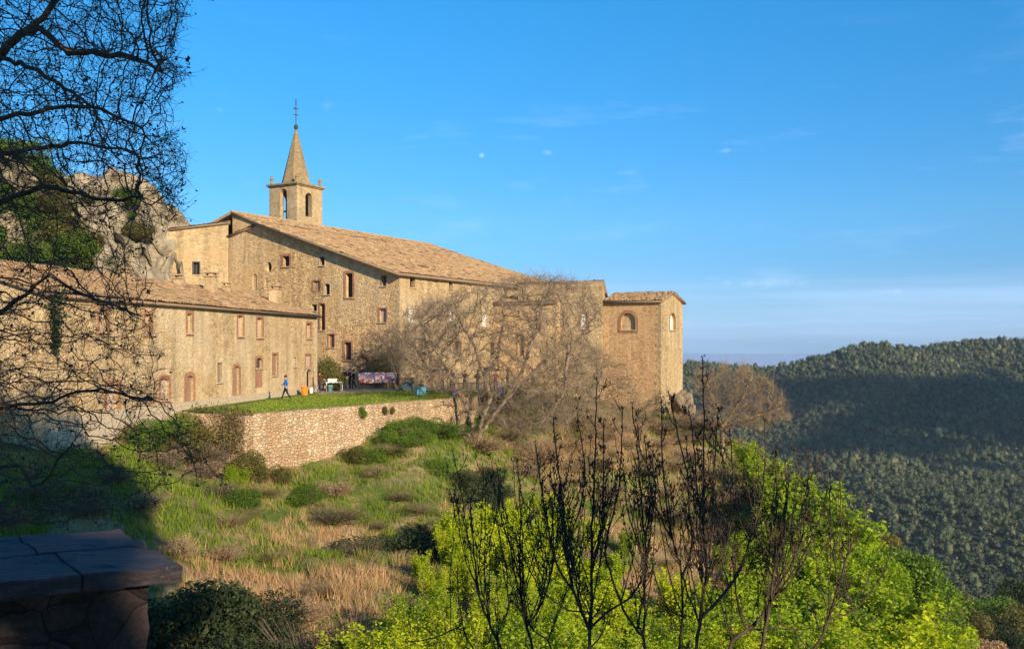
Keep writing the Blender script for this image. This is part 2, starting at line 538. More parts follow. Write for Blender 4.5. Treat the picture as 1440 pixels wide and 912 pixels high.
for a in [(340, 668, 50.8), (380, 660, 51.5), (450, 640, 55.5), (560, 610, 61), (640, 600, 66), (400, 715, 46), (300, 720, 44), (350, 800, 36.5),
          (450, 850, 32.5), (480, 770, 43), (600, 705, 52), (560, 850, 36), (660, 640, 62), (700, 740, 52), (780, 640, 70), (800, 770, 50),
          (900, 625, 82), (950, 590, 92), (985, 600, 95), (240, 650, 49), (150, 596, 52), (200, 690, 40), (60, 604, 46), (60, 735, 34), (232, 760, 39),
          (250, 850, 33.5), (-60, 600, 46), (-80, 740, 33), (620, 640, 60), (540, 660, 56), (620, 800, 44)]:
    cp(*a)
ctrl += [(-22, 52, -4.1), (-30, 45, -4.0), (-45, 45, -3.5), (-45, 70, -3.0), (-30, 80, -4.4), (-14, 58, -5.4), (-14, 70, -5.0), (-5, 80, -5.0), (6, 100, -5.5), (-5, 74, -5.2), (3, 84, -4.4), (0.5, 73, -4.5), (-1.5, 69, -5.0),
         (-20, 110, -4), (10, 115, -6), (14, 60, -13.5), (10, 40, -14.2), (20, 45, -17.0), (22, 60, -16.0), (24, 75, -13.0), (20, 92, -8.5), (4, 33, -12.5), (-4, 24, -11.5), (-12, 24, -10.0),
         (30, 45, -26), (32, 70, -24), (30, 95, -17), (45, 60, -42), (45, 95, -34), (65, 60, -60), (50, 95, -36), (62, 115, -42), (68, 135, -44), (28, 20, -24), (50, 15, -42), (12, 18, -14), (0, 14, -9), (-7, 15, -6.8), (-14, 15, -5.0), (-25, 20, -4.5), (-40, 25, -3.5),
         (4, 9, -7.0), (0, 5, -3.0), (-1.5, 3.4, -1.75), (1, 2.5, -1.7), (-6, 4, -1.75), (8, 4, -3.0), (0, -6, -1.5), (10, -8, -1.5), (-10, -10, -0.5), (20, -15, -3), (-30, 0, -1.0), (0, -25, 0), (40, -10, -30), (65, 0, -60), (70, -25, -60), (-60, 0, 1), (-60, 100, 2), (20, 135, -12), (60, 140, -55), (-50, 135, 3)]
CT = np.array(ctrl, float)


def tps(r2):
    return 0.5 * r2 * np.log(r2 + 1e-9)


n_ = len(CT)
K = tps(((CT[:, None, :2] - CT[None, :, :2]) ** 2).sum(-1)) + np.eye(n_) * 6.0
Pm = np.hstack([np.ones((n_, 1)), CT[:, :2]])
SOL = np.linalg.solve(np.block([[K, Pm], [Pm.T, np.zeros((3, 3))]]), np.concatenate([CT[:, 2], np.zeros(3)]))


def fbm(x, y, s, seed=0.0, octv=4):
    return noise.fractal(Vector((x * s + seed, y * s - seed, seed * 1.7)), 0.9, 2.0, octv)


def tz_raw(X, Y):
    X, Y = np.asarray(X, float), np.asarray(Y, float)
    sh = X.shape
    x, y = X.ravel(), Y.ravel()
    out = np.zeros(len(x))
    for i in range(0, len(x), 20000):
        xi, yi = x[i:i + 20000], y[i:i + 20000]
        d2 = (xi[:, None] - CT[None, :, 0]) ** 2 + (yi[:, None] - CT[None, :, 1]) ** 2
        out[i:i + 20000] = tps(d2) @ SOL[:n_] + SOL[n_] + SOL[n_ + 1] * xi + SOL[n_ + 2] * yi
    return out.reshape(sh)


def bumps(x, y):
    d = (x - WA.x) * WN.x + (y - WA.y) * WN.y
    k = min(1.0, max(0.0, (d - 0.5) / 4.0)) if y > 16 else 0.12
    k2 = 1.5 * math.exp(-((x + 5.2) ** 2 + (y - 57.5) ** 2) / 14) - 1.5 * math.exp(-((x + 2.3) ** 2 + (y - 55.5) ** 2) / 7) - 1.2 * math.exp(-((x + 6) ** 2 / 18 + (y - 44.5) ** 2 / 5))
    return k2 + k * (1.15 * fbm(x, y, 0.16, 3.1) + 0.35 * fbm(x, y, 0.55, 9.7))


def tz(x, y):
    return float(tz_raw(np.array([x]), np.array([y]))[0]) + bumps(x, y)


def sheltered(x, y):
    """under the terrace: keep the ground sheet below the lawn"""
    d = (x - WA.x) * WN.x + (y - WA.y) * WN.y
    return d < 0.1 and y > 50 and x > -19.5


gx = np.arange(-75, 90.1, 0.75)
gy = np.arange(-30, 150.1, 0.75)
GX, GY = np.meshgrid(gx, gy)
GZ = tz_raw(GX, GY)
for j in range(GX.shape[0]):
    for i in range(GX.shape[1]):
        x, y = GX[j, i], GY[j, i]
        GZ[j, i] += bumps(x, y)
        if sheltered(x, y):
            GZ[j, i] = min(GZ[j, i], -4.6)


def grid_faces(nr, nc):
    i = np.arange(nr - 1)[:, None] * nc + np.arange(nc - 1)[None, :]
    return np.stack([i, i + 1, i + nc + 1, i + nc], -1).reshape(-1, 4)


def ground_mat():
    m, t, out = new_mat('hillside_ground')
    v = coords(t)
    a = noise_t(t, v, 0.22, 6, 0.65)
    b = noise_t(t, v, 2.4, 6, 0.7)
    g = t.ramp(b, [(.3, (.045, .075, .014)), (.7, (.12, .15, .03))])
    br = t.ramp(b, [(.3, (.17, .115, .06)), (.7, (.38, .27, .15))])
    col = t.mix(t.ramp(a, [(.42, 0), (.58, 1)]), g, br)
    finish(t, out, col, 0.95, b, 0.8, 0.15, spec=0.1)
    return m


M['ground'] = ground_mat()
g = np_mesh('hillside_ground', np.stack([GX, GY, GZ], -1).reshape(-1, 3), grid_faces(*GX.shape), M['ground'], smooth=True)
tag(g, kind='structure')

# the lawn of the terrace, level, up to the wall; and the earth yard before the buildings
mb = MB()
lw_in = WN * -0.3
p1 = WA + lw_in
p2 = WA + WDIR * 21.4 + lw_in
poly = [(-19.9, 54.6), (-18.5, 53.15), (p1.x, p1.y), (p2.x, p2.y), (1.5, 80), (4, 92), (-12, 103), (-40, 100), (-40, 88), (-16.2, 76)]
mb.face([(x, y, LAWN_Z) for x, y in poly])
lawn = mb.build('lawn', M['lawn'])
tag(lawn, kind='structure')
mb = MB()
mb.face([(x, y, LAWN_Z + 0.004) for x, y in [(-16.5, 76.2), (-14.9, 71.5), (-11.5, 74.2), (-7, 77.8), (-3.2, 78.4), (-1, 80), (2.5, 92), (-3, 100), (-12, 86), (-30, 96)]])
tag(mb.build('yard', M['path']), kind='structure')

# ------------------------------------------------------------------ hills beyond the valley
CR = np.array([(-4000, 560), (300, 540), (700, 524), (900, 512), (960, 512), (1000, 514), (1040, 519), (1080, 521), (1120, 516), (1160, 507), (1200, 495), (1240, 490), (1270, 494), (1300, 494), (1330, 488), (1380, 484), (1440, 485), (1560, 476), (1800, 470), (2400, 480), (6000, 520)], float)
PRY = np.array([150, 300, 430, 600, 800, 1000, 1400, 2600, 6000], float)
PRZ = np.array([-110, -104, -108, -102, -72, 0, -70, -300, -520], float)


def hill_z(x, y):
    x, y = np.asarray(x, float), np.asarray(y, float)
    yy = np.maximum(y, 160)
    px = CX + FPX * x / yy
    zc = (HY - np.interp(px, CR[:, 0], CR[:, 1])) / FPX * 1000
    base = np.interp(yy, PRY, PRZ)
    wgt = np.interp(yy, [450, 1000, 1500, 3000], [0, 1, 0.8, 0])
    return base + zc * wgt


hx = np.concatenate([np.arange(-2400, -100, 60), np.arange(-100, 900, 14), np.arange(900, 3601, 60)])
hy = np.concatenate([np.arange(-1200, 100, 60), np.arange(100, 1250, 14), np.arange(1250, 6001, 120)])
HX, HYY = np.meshgrid(hx, hy)
HZ = hill_z(HX, HYY)


def hill_bump(x, y):
    return (11.0 * fbm(x, y, 0.006, 5.5, 5) - 24.0 * abs(noise.noise(Vector((x * .0062 + y * .002, y * .0022, 4.4)))) + 5) * min(1.0, max(0.0, (y - 200) / 300)) * (1.0 if y < 930 else max(0.25, 1 - (y - 930) / 60))


for j in range(HX.shape[0]):
    for i in range(HX.shape[1]):
        x, y = HX[j, i], HYY[j, i]
        HZ[j, i] += hill_bump(x, y)
        if -80 < x < 95 and -40 < y < 155:
            HZ[j, i] = min(HZ[j, i], -112)
M['hillsoil'] = noise_mat('wooded_hill_floor', [(.3, (.035, .04, .018)), (.7, (.08, .07, .035))], 0.05, 0.95, 0)
h = np_mesh('hills', np.stack([HX, HYY, HZ], -1).reshape(-1, 3), grid_faces(*HX.shape), M['hillsoil'], smooth=True)
tag(h, kind='structure')
mb = MB()
mb.face([(-60000, -3000, -560), (60000, -3000, -560), (60000, 60000, -560), (-60000, 60000, -560)])
tag(mb.build('sea', M['sea']), kind='structure')


# ------------------------------------------------------------------ foliage makers
def leaf_quads(C, size, rng, up=0.0, aspect=0.55, nrm=None):
    """one bent-free leaf (a diamond of two triangles) per centre; returns V, F"""
    n = len(C)
    d = rng.normal(size=(n, 3))
    d[:, 2] += up
    d /= np.linalg.norm(d, axis=1)[:, None]
    e = rng.normal(size=(n, 3))
    s = np.cross(d, e)
    s /= np.linalg.norm(s, axis=1)[:, None] + 1e-9
    sz = (size * rng.uniform(0.45, 1.0, n) * np.where(rng.random(n) < .2, 1.7, 1.15))[:, None]
    V = np.empty((n, 4, 3))
    V[:, 0] = C - d * sz * 0.5
    V[:, 1] = C + s * sz * 0.5 * aspect
    V[:, 2] = C + d * sz * 0.5
    V[:, 3] = C - s * sz * 0.5 * aspect
    F = (np.arange(n)[:, None] * 4 + np.arange(4)[None, :])
    return V.reshape(-1, 3), F


def tubes(A, B, ra, rb, k):
    """tapered prisms from points A to B"""
    A, B = np.asarray(A, float), np.asarray(B, float)
    n = len(A)
    d = B - A
    L = np.linalg.norm(d, axis=1)[:, None] + 1e-9
    d = d / L
    ref = np.where(np.abs(d[:, 2:3]) > 0.9, np.array([[1.0, 0, 0]]), np.array([[0, 0, 1.0]]))
    a = np.cross(d, ref)
    a /= np.linalg.norm(a, axis=1)[:, None]
    b = np.cross(d, a)
    an = 2 * np.pi * np.arange(k) / k
    ring = a[:, None, :] * np.cos(an)[None, :, None] + b[:, None, :] * np.sin(an)[None, :, None]
    V = np.concatenate([A[:, None, :] + ring * np.asarray(ra)[:, None, None], B[:, None, :] + d[:, None, :] * (np.asarray(rb)[:, None, None] * 0.4) + ring * np.asarray(rb)[:, None, None]], 1)
    j = np.arange(k)
    f = np.stack([j, (j + 1) % k, k + (j + 1) % k, k + j], -1)
    F = (np.arange(n)[:, None, None] * 2 * k + f[None]).reshape(-1, 4)
    return V.reshape(-1, 3), F


def merge(parts):
    V, F, o = [], [], 0
    for v, f in parts:
        V.append(v)
        F += [g + o for g in (f if isinstance(f, list) else [f])]
        o += len(v)
    return np.concatenate(V), F


def colonize(limbs, attr, step, kill, infl, iters, rng, trop=(0, 0, 0), jit=0.25, maxch=3):
    """grow twigs from given limbs through a cloud of points; limbs: list of (points, parent limb index, point index)"""
    nodes, par = [], []
    idx = []
    for pts, pl, pi in limbs:
        ids = []
        prev = idx[pl][pi] if pl is not None else -1
        if pl is None:
            nodes.append(pts[0])
            par.append(-1)
            prev = 0 if len(nodes) == 1 else len(nodes) - 1
            ids.append(prev)
            seq = pts[1:]
        else:
            ids.append(prev)
            seq = pts[1:]
        for q in seq:
            a = Vector(nodes[prev])
            q = Vector(q)
            ns = max(1, int((q - a).length / step))
            for s in range(1, ns + 1):
                wob = Vector(rng.normal(size=3)) * step * 0.12 if s < ns else Vector((0, 0, 0))
                nodes.append(tuple(a.lerp(q, s / ns) + wob))
                par.append(prev)
                prev = len(nodes) - 1
            ids.append(prev)
        idx.append(ids)
    N = np.array(nodes, float)
    par = list(par)
    A = len(attr)
    best = np.full(A, 1e18)
    bi = np.zeros(A, int)
    alive = np.ones(A, bool)

    def upd(s):
        for c in range(s, len(N), 400):
            nn = N[c:c + 400]
            d2 = ((attr[:, None, :] - nn[None]) ** 2).sum(-1)
            k = d2.argmin(1)
            dm = d2[np.arange(A), k]
            u = dm < best
            best[u] = dm[u]
            bi[u] = k[u] + c

    upd(0)
    nch = np.zeros(200000, int)
    trop = np.array(trop)
    for it in range(iters):
        alive &= best > kill * kill
        act = alive & (best < infl * infl)
        if not act.any():
            break
        ids = bi[act]
        v = attr[act] - N[ids]
        v /= np.linalg.norm(v, axis=1)[:, None] + 1e-9
        un, inv = np.unique(ids, return_inverse=True)
        acc = np.zeros((len(un), 3))
        np.add.at(acc, inv, v)
        acc /= np.linalg.norm(acc, axis=1)[:, None] + 1e-9
        ok = nch[un] < maxch
        un, acc = un[ok], acc[ok]
        if not len(un):
            break
        acc = acc + rng.normal(size=acc.shape) * jit + trop
        acc /= np.linalg.norm(acc, axis=1)[:, None] + 1e-9
        new = N[un] + acc * step
        nch[un] += 1
        s = len(N)
        N = np.concatenate([N, new])
        par += list(un)
        upd(s)
    return N, np.array(par, int)


def branch_mesh(N, par, tip, power=2.3, rmax=None, k_thin=3, k_thick=7, thick=0.05, rmin=0.0):
    n = len(N)
    acc = np.zeros(n)
    for i in range(n - 1, -1, -1):          # children always come after parents
        if acc[i] == 0:
            acc[i] = tip ** power
        if par[i] >= 0:
            acc[par[i]] += acc[i]
    r = acc ** (1 / power)
    if rmax:
        r = np.minimum(r, rmax)
    i = np.where(par >= 0)[0]
    main = np.full(n, -1)
    for c in i:
        p = par[c]
        if main[p] < 0 or r[c] > r[main[p]]:
            main[p] = c
    ra = np.where(main[par[i]] == i, r[par[i]], r[i] * 1.1)
    ra = np.minimum(ra, r[i] * 1.6)
    big = r[i] > thick
    parts = []
    if big.any():
        parts.append(tubes(N[par[i[big]]], N[i[big]], ra[big], r[i[big]], k_thick))
    if (~big).any():
        parts.append(tubes(N[par[i[~big]]], N[i[~big]], ra[~big], r[i[~big]], k_thin))
    V, F = merge(parts)
    haschild = np.zeros(n, bool)
    haschild[par[i]] = True
    return V, F, r, ~haschild


def twiglets(N, par, r, rmax, per, L, rad, rng, up=.25):
    """short twigs along every thin branch; returned as one set of tubes"""
    sel = np.where((r < rmax) & (par >= 0))[0]
    sel = np.repeat(sel, per)
    A = N[sel] + (N[par[sel]] - N[sel]) * rng.uniform(0, 1, (len(sel), 1))
    d0 = N[sel] - N[par[sel]]
    d0 /= np.linalg.norm(d0, axis=1)[:, None] + 1e-9
    d = d0 * .6 + rng.normal(size=A.shape) * .75 + np.array([0, 0, up])
    d /= np.linalg.norm(d, axis=1)[:, None]
    l = (L * rng.uniform(.4, 1.3, len(sel)))[:, None]
    B = A + d * l
    d2 = d + rng.normal(size=A.shape) * .4 + np.array([0, 0, up])
    d2 /= np.linalg.norm(d2, axis=1)[:, None]
    Cc = B + d2 * l * .8
    o = np.ones(len(sel))
    return tubes(np.concatenate([A, B]), np.concatenate([B, Cc]), np.concatenate([o * rad, o * rad * .8]), np.concatenate([o * rad * .8, o * rad * .45]), 3), Cc


def px_cloud(poly, n, Y0, Y1, rng, dens=None):
    """points filling the crown: a region of the picture with real depth"""
    poly = np.array(poly, float)
    lo, hi = poly.min(0), poly.max(0)
    out = []
    while len(out) < n:
        q = rng.uniform(lo, hi, (n * 2, 2))
        x, y = q[:, 0], q[:, 1]
        ins = np.zeros(len(q), bool)
        j = len(poly) - 1
        for i in range(len(poly)):
            xi, yi = poly[i]
            xj, yj = poly[j]
            c = ((yi > y) != (yj > y)) & (x < (xj - xi) * (y - yi) / (yj - yi + 1e-12) + xi)
            ins ^= c
            j = i
        q = q[ins]
        if dens is not None:
            q = q[rng.uniform(size=len(q)) < dens(q[:, 0], q[:, 1])]
        out += q.tolist()
    q = np.array(out[:n])
    Y = rng.uniform(Y0, Y1, n)
    return np.stack([(q[:, 0] - CX) / FPX * Y, Y, (HY - q[:, 1]) / FPX * Y], -1)


def clump_points(rng, n, lobes):
    """points near the surface of several ellipsoidal lobes (cx,cy,cz,rx,ry,rz)"""
    L = np.array(lobes, float)
    wv = (L[:, 3] * L[:, 4] + L[:, 3] * L[:, 5])
    k = rng.choice(len(L), n, p=wv / wv.sum())
    d = rng.normal(size=(n, 3))
    d /= np.linalg.norm(d, axis=1)[:, None]
    rr = rng.uniform(0.45, 1.08, n) ** 0.6
    return L[k, :3] + d * L[k, 3:] * rr[:, None]

# ------------------------------------------------------------------ buildings
UP = Vector((0, 0, 1))


class Facade:
    def __init__(self, O, u, n):
        self.O, self.u, self.n = Vector((O[0], O[1], 0)), Vector((u[0], u[1], 0)).normalized(), Vector((n[0], n[1], 0)).normalized()
        self.holes = []
        self.specs = []

    def at(self, px, py):
        a = (px - CX) / FPX
        tt = (a * self.O.y - self.O.x) / (self.u.x - a * self.u.y)
        Y = self.O.y + self.u.y * tt
        return tt, (HY - py) / FPX * Y

    def w(self, tt, z, d=0.0):
        return self.O + self.u * tt + self.n * d + UP * z

    def shape(self, t0, t1, z0, z1, arch, grow=0.0, sill=True):
        t0, t1, z1 = t0 - grow, t1 + grow, z1 + grow
        z0 = z0 - (grow if sill else 0)
        if not arch:
            return [(t0, z0), (t1, z0), (t1, z1), (t0, z1)]
        if arch == 'oval':
            return [((t0 + t1) / 2 + (t1 - t0) / 2 * math.cos(2 * math.pi * i / 14), (z0 + z1) / 2 + (z1 - z0) / 2 * math.sin(2 * math.pi * i / 14)) for i in range(14)]
        r = (t1 - t0) / 2
        h = r if arch == 'round' else r * 0.5
        c = (t0 + t1) / 2
        return [(t0, z0), (t1, z0)] + [(c + r * math.cos(math.pi * i / 8), z1 - h + h * math.sin(math.pi * i / 8)) for i in range(9)]

    def open(self, px0, py0, px1, py1, **kw):
        """an opening seen at these photo pixels"""
        ta, za = self.at((px0 + px1) / 2, py0)
        _, zb = self.at((px0 + px1) / 2, py1)
        t0, _ = self.at(px0, py0)
        t1, _ = self.at(px1, py0)
        self.add(min(t0, t1), max(t0, t1), zb, za, **kw)

    def add(self, t0, t1, z0, z1, **kw):
        kw.setdefault('arch', None)
        self.specs.append((t0, t1, z0, z1, kw))
        self.holes.append(self.shape(t0, t1, z0, z1, kw['arch']))

    def panel(self, mb, outline, depth=0.3, mi=0):
        pts = [Vector((a, b, 0)) for a, b in outline]
        polys = [pts] + [[Vector((a, b, 0)) for a, b in h] for h in self.holes]
        flat = [p for q in polys for p in q]
        for tri in geometry.tessellate_polygon(polys):
            mb.face([self.w(flat[i].x, flat[i].y) for i in tri], mi)
        for h in self.holes:
            for i in range(len(h)):
                a, b = h[i], h[(i + 1) % len(h)]
                mb.face([self.w(*a), self.w(*b), self.w(b[0], b[1], -depth), self.w(a[0], a[1], -depth)], mi)

    def fit(self, parent, depth=0.3):
        """window and door parts for every opening"""
        for t0, t1, z0, z1, kw in self.specs:
            kind = kw.get('kind', 'dark')
            arch = kw['arch']
            g = kw.get('trim', 0.0)
            door = kind == 'door'
            nm = 'door' if door else ('niche' if kind == 'niche' else 'window')
            if kind == 'through':
                continue
            mb = MB()
            if g > 0:
                a = self.shape(t0, t1, z0, z1, arch)
                b = self.shape(t0, t1, z0, z1, arch, g, sill=not door)
                for i in range(len(a)):
                    k = (i + 1) % len(a)
                    if door and i == 0:
                        continue
                    p = [a[i], a[k], b[k], b[i]]
                    mb.hexa([self.w(x, z, -0.1) for x, z in p] + [self.w(x, z, 0.035) for x, z in p])
                tm = M[kw.get('tmat', 'brick')]
            else:
                b = self.shape(t0, t1, z0, z1, arch)
                a = self.shape(t0 + .05, t1 - .05, z0 + .05, z1 - .05, arch)
                fd = -depth + 0.07
                for i in range(len(a)):
                    k = (i + 1) % len(a)
                    p = [a[i], a[k], b[k], b[i]]
                    mb.hexa([self.w(x, z, fd - .04) for x, z in p] + [self.w(x, z, fd) for x, z in p])
                tm = M[kw.get('tmat', 'wood')]
            part = mb.build(nm, tm, parent)
            if nm == 'window' and arch != 'oval' and (t1 - t0) > .45:
                mb = MB()
                mb.box(self.w(t0 - .12, z0 - .09, -.05), self.u, self.n, UP, t1 - t0 + .24, .17, .085)
                mb.build('sill', M['trim'], part)
            dd = kw.get('depth', depth) - 0.015
            s = self.shape(t0, t1, z0, z1, arch)
            mb = MB()
            if kind in ('shutter', 'white', 'brown', 'door'):
                # boarded leaf: a slab with grooves
                nb = 4 if (t1 - t0) < 1.2 else 6
                mb.face([self.w(x, z, -dd) for x, z in s])
                if not arch:
                    for i in range(nb):
                        a_, b_ = t0 + (t1 - t0) * (i + .06) / nb, t0 + (t1 - t0) * (i + .94) / nb
                        mb.box(self.w(a_, z0 + .03, -dd), self.u, self.n, UP, b_ - a_, 0.03, z1 - z0 - .06)
                mm = {'shutter': 'shutter', 'white': 'white_shutter', 'brown': 'brown_shutter', 'door': 'brown_shutter'}[kind]
                mb.build('leaf' if door else 'shutter', M[kw.get('mat', mm)], part)
            elif kind == 'niche':
                mb.face([self.w(x, z, -dd) for x, z in s])
                mb.build('infill', M['annex'], part)
            else:
                mb.face([self.w(x, z, -dd) for x, z in s])
                c = (t0 + t1) / 2
                mb.box(self.w(c - .025, z0, -dd), self.u, self.n, UP, .05, .03, z1 - z0 - (0.1 if arch else 0), 1)
                mb.build('pane', [M['dark'] if kind == 'dark' else M['glass'], M['wood']], part)  # dark kind: near-black sheet painted as the shade of the room


def wall_face(mb, pts, mi=0):
    mb.face(pts, mi)


def roof_sheet(name, A, e, Le, s, Ls, parent, pitch=0.28, course=0.45, under=0.12, mats=None, lift=0.05):
    """canal tiles: A eave corner, e along the eave, s up the slope; corrugated rows that overlap"""
    A, e, s = Vector(A), Vector(e).normalized(), Vector(s).normalized()
    nrm = e.cross(s).normalized()
    if nrm.z < 0:
        nrm = -nrm
    nt_, per = max(2, int(round(Le / pitch))), 6
    nc_ = max(2, int(round(Ls / course)))
    us = np.linspace(0, nt_, nt_ * per + 1)
    hu = 0.075 * np.abs(np.sin(np.pi * us)) ** 0.8
    rows, vv, hh = [], [], []
    for c in range(nc_):
        for fr in (0.0, 0.985):
            vv.append(c + fr)
            hh.append(0.035 * (1 - fr))
    vv, hh = np.array(vv), np.array(hh)
    U_, V_ = np.meshgrid(us, vv)
    rj = RNG.normal(size=(nc_, nt_ + 1)) * 0.012
    ci = np.minimum(V_.astype(int), nc_ - 1)
    ti = np.minimum(U_.astype(int), nt_)
    sag = np.array([0.05 * noise.noise(Vector((a * 0.07, 3.3, A.x))) for a in us])[None, :]
    Hh = hu[None, :] + hh[:, None] + rj[ci, ti] + lift + sag
    Vs = V_ + (rj[ci, ti] * 5) * (V_ > 0)
    Pn = np.array(A)[None, None] + np.array(e) * (U_ * Le / nt_)[..., None] + np.array(s) * (Vs * Ls / nc_)[..., None] + np.array(nrm) * Hh[..., None]
    V = Pn.reshape(-1, 3)
    F = grid_faces(*U_.shape)
    uv = np.stack([U_ + 0.0, V_ + 0.001], -1).reshape(-1, 2)
    mi = np.zeros(len(F), int)
    # boards beneath
    q = [A, A + e * Le, A + e * Le + s * Ls, A + s * Ls]
    q = q + [p - nrm * under for p in q]
    b = len(V)
    V = np.concatenate([V, np.array([tuple(p + nrm * 0.02) for p in q[:4]] + [tuple(p) for p in q[4:]])])
    Fb = np.array([(0, 1, 2, 3), (4, 7, 6, 5), (0, 4, 5, 1), (1, 5, 6, 2), (2, 6, 7, 3), (3, 7, 4, 0)]) + b
    uv = np.concatenate([uv, np.zeros((8, 2))])
    return np_mesh(name, V, [F, Fb], [M['tile'], M['soffit']], parent, midx=np.concatenate([mi, np.ones(6, int)]), uv=uv)


U = Vector((.5, .8660254, 0))
W = Vector((-.8660254, .5, 0))

# --- the low house along the terrace
AO = Vector((-15.98, 75.8, 0))
AU = Vector((-.157, -.9876, 0)).normalized()      # along its front, towards the lens
AN = Vector((.9876, -.157, 0)).normalized()       # outwards
ALEN, ADEP, AEV, ARG = 34.0, 6.3, 2.42, 4.35
low = thing('low_house', 'long low plastered house with a tiled roof and brick framed windows beside the lawn', 'house', AO + UP * LAWN_Z)
f = Facade(AO, AU, AN)
for b in [(263.5, 441, 269.5, 468), (334.5, 444, 341.5, 472), (361.5, 447, 369, 474), (431, 455, 437.5, 475)]:
    f.open(*b, kind='shutter', trim=.2, depth=.26)
f.open(305, 510, 312, 537, kind='brown', trim=.08, tmat='trim', depth=.16)
f.open(383.5, 498, 390, 527, kind='brown', trim=.14, tmat='brick', depth=.16)
f.open(412.5, 502, 416.5, 515, kind='shutter', trim=.06, tmat='trim', depth=.16)
f.open(429.5, 499, 437, 516, kind='shutter', trim=.14, depth=.16)
f.open(360, 503, 368, 517, kind='glass', trim=.2, arch='low', depth=.16)
f.open(328.5, 515, 336, 556, kind='door', trim=.2, arch='low', depth=.16)
f.open(262, 528, 271.5, 565.5, kind='door', trim=.25, arch='low', depth=.16)
f.open(430.5, 519, 438, 549.5, kind='dark', trim=.12, tmat='trim', arch='low', depth=.28)
f.open(226, 532, 237, 562, kind='shutter', trim=.25, arch='low', depth=.16)
f.open(204, 442, 212, 470, kind='shutter', trim=.2, depth=.26)
f.open(140, 435, 151, 466, kind='shutter', trim=.2, depth=.26)
f.open(150, 540, 166, 580, kind='shutter', trim=.2, depth=.26)
mb = MB()
zb = -5.6
f.panel(mb, [(0, zb), (ALEN, zb), (ALEN, AEV), (0, AEV)])
BK = AO - AN * ADEP
mb.face([AO + UP * zb, AO + UP * AEV, BK + UP * ARG, BK + UP * zb])
E2, B2 = AO + AU * ALEN, BK + AU * ALEN
mb.face([E2 + UP * zb, E2 + UP * AEV, B2 + UP * ARG, B2 + UP * zb])
mb.face([BK + UP * zb, BK + UP * ARG, B2 + UP * ARG, B2 + UP * zb])
mb.build('wall', M['annex'], low)
f.fit(low)
# brick panel below the arched window and a plinth
mb = MB()
t0, z0 = f.at(359, 519)
t1, z1 = f.at(368.5, 544)
mb.box(f.w(min(t0, t1), z1, -.05), f.u, f.n, UP, abs(t1 - t0), .075, z0 - z1)
mb.build('brick_panel', M['brick'], low)
mb = MB()
mb.box(f.w(-.05, zb, -.2), f.u, f.n, UP, ALEN, .34, LAWN_Z + .45 - zb)
mb.build('plinth', M['trim'], low)
sl_ = (BK - AO) + UP * (ARG - AEV)
ov = sl_.normalized() * -.32
aroof = roof_sheet('roof', AO - AU * .35 + ov + UP * AEV, AU, ALEN + .6, sl_, sl_.length + .45, low)
mb = MB()
sb = (AN * -ADEP) + UP * (AEV - ARG)
mb.box(BK - AU * .35 + UP * (ARG - .05), AU, sb.normalized(), UP, ALEN + .6, 4, .14)
mb.build('rear_roof', M['tile'], low)


def chimney(px, py, wpx, hpx, parent, back, tilecap=True):
    """stack standing on the low house's roof; back = distance behind the front"""
    fb = Facade(AO - AN * back, AU, AN)
    tt, _ = fb.at(px, py)
    base = fb.w(tt, AEV + (ARG - AEV) * back / ADEP - .15)
    sx = wpx / FPX * base.y
    hh = hpx / FPX * base.y + .15
    mb = MB()
    mb.cbox(base, sx, sx * .8, hh, -.16)
    st = mb.build('chimney', M['annex'], parent)
    mb = MB()
    mb.cbox(base + UP * (hh + .003), sx + .16, sx * .8 + .16, .07, -.16)
    for a in (-1, 1):
        for b_ in (-1, 1):
            mb.cbox(base + Vector((a * sx * .38, b_ * sx * .3, hh + .073)), .1, .1, .18, -.16)
    mb.cbox(base + UP * (hh + .253), sx + .2, sx * .8 + .2, .09, -.16)
    mb.build('cap', M['tile'], st)


chimney(296, 411, 15, 22, aroof, 4.6)
chimney(387, 428, 14, 20, aroof, 3.0)
chimney(250, 398, 10, 9, aroof, 5.8)
chimney(318, 408, 9, 8, aroof, 5.4)
chimney(176, 394, 9, 10, aroof, 5.4)

# --- the great hall
C0 = Vector((-10.2, 84.0, 0))
HW, HL, HE, HR = 22.0, 36.0, 6.62, 13.7
slope = (HR - HE) / HW
hall = thing('monastery_hall', 'great rubble stone hall with a long tiled roof and a high sunlit gable', 'monastery', C0 + UP * LAWN_Z)
f = Facade(C0, W, -U)
f.open(374.5, 368, 382, 383.5, kind='dark', arch='oval', depth=.5)
f.open(397.5, 360, 407, 374.5, kind='dark', trim=.22, depth=.5)
f.open(450, 361, 456.5, 373, kind='dark', trim=.14, tmat='trim', depth=.3)
f.open(486, 384, 496, 418, kind='dark', trim=.22, depth=.5)
f.open(536.5, 388, 543, 402, kind='dark', trim=.1, depth=.5)
f.open(533.5, 434, 543.5, 453, kind='shutter', trim=.14, depth=.28)
f.open(440, 395, 450, 409, kind='niche', trim=.12, depth=.18)
f.open(456, 398.5, 464, 414, kind='dark', arch='low', trim=.1, tmat='trim', depth=.5)
f.open(438, 428, 445.5, 437, kind='dark', depth=.5)
f.open(449.5, 427, 457, 464, kind='dark', trim=.1, depth=.6)  # near-black opening standing in for a staircase shadow
f.open(355, 385, 361, 408, kind='niche', arch='round', depth=.14)
f.open(372, 391, 376, 406, kind='niche', depth=.12)
f.open(484, 481, 494, 506, kind='glass', trim=.2, depth=.3)
f.open(506, 500, 519, 541, kind='door', trim=.2, arch='low', depth=.3)
f.open(462, 470, 470, 488, kind='brown', trim=.1, depth=.25)
tp, zp = f.at(362, 316)
tl, zl = f.at(319.5, 334)
mb = MB()
zb = -5.5
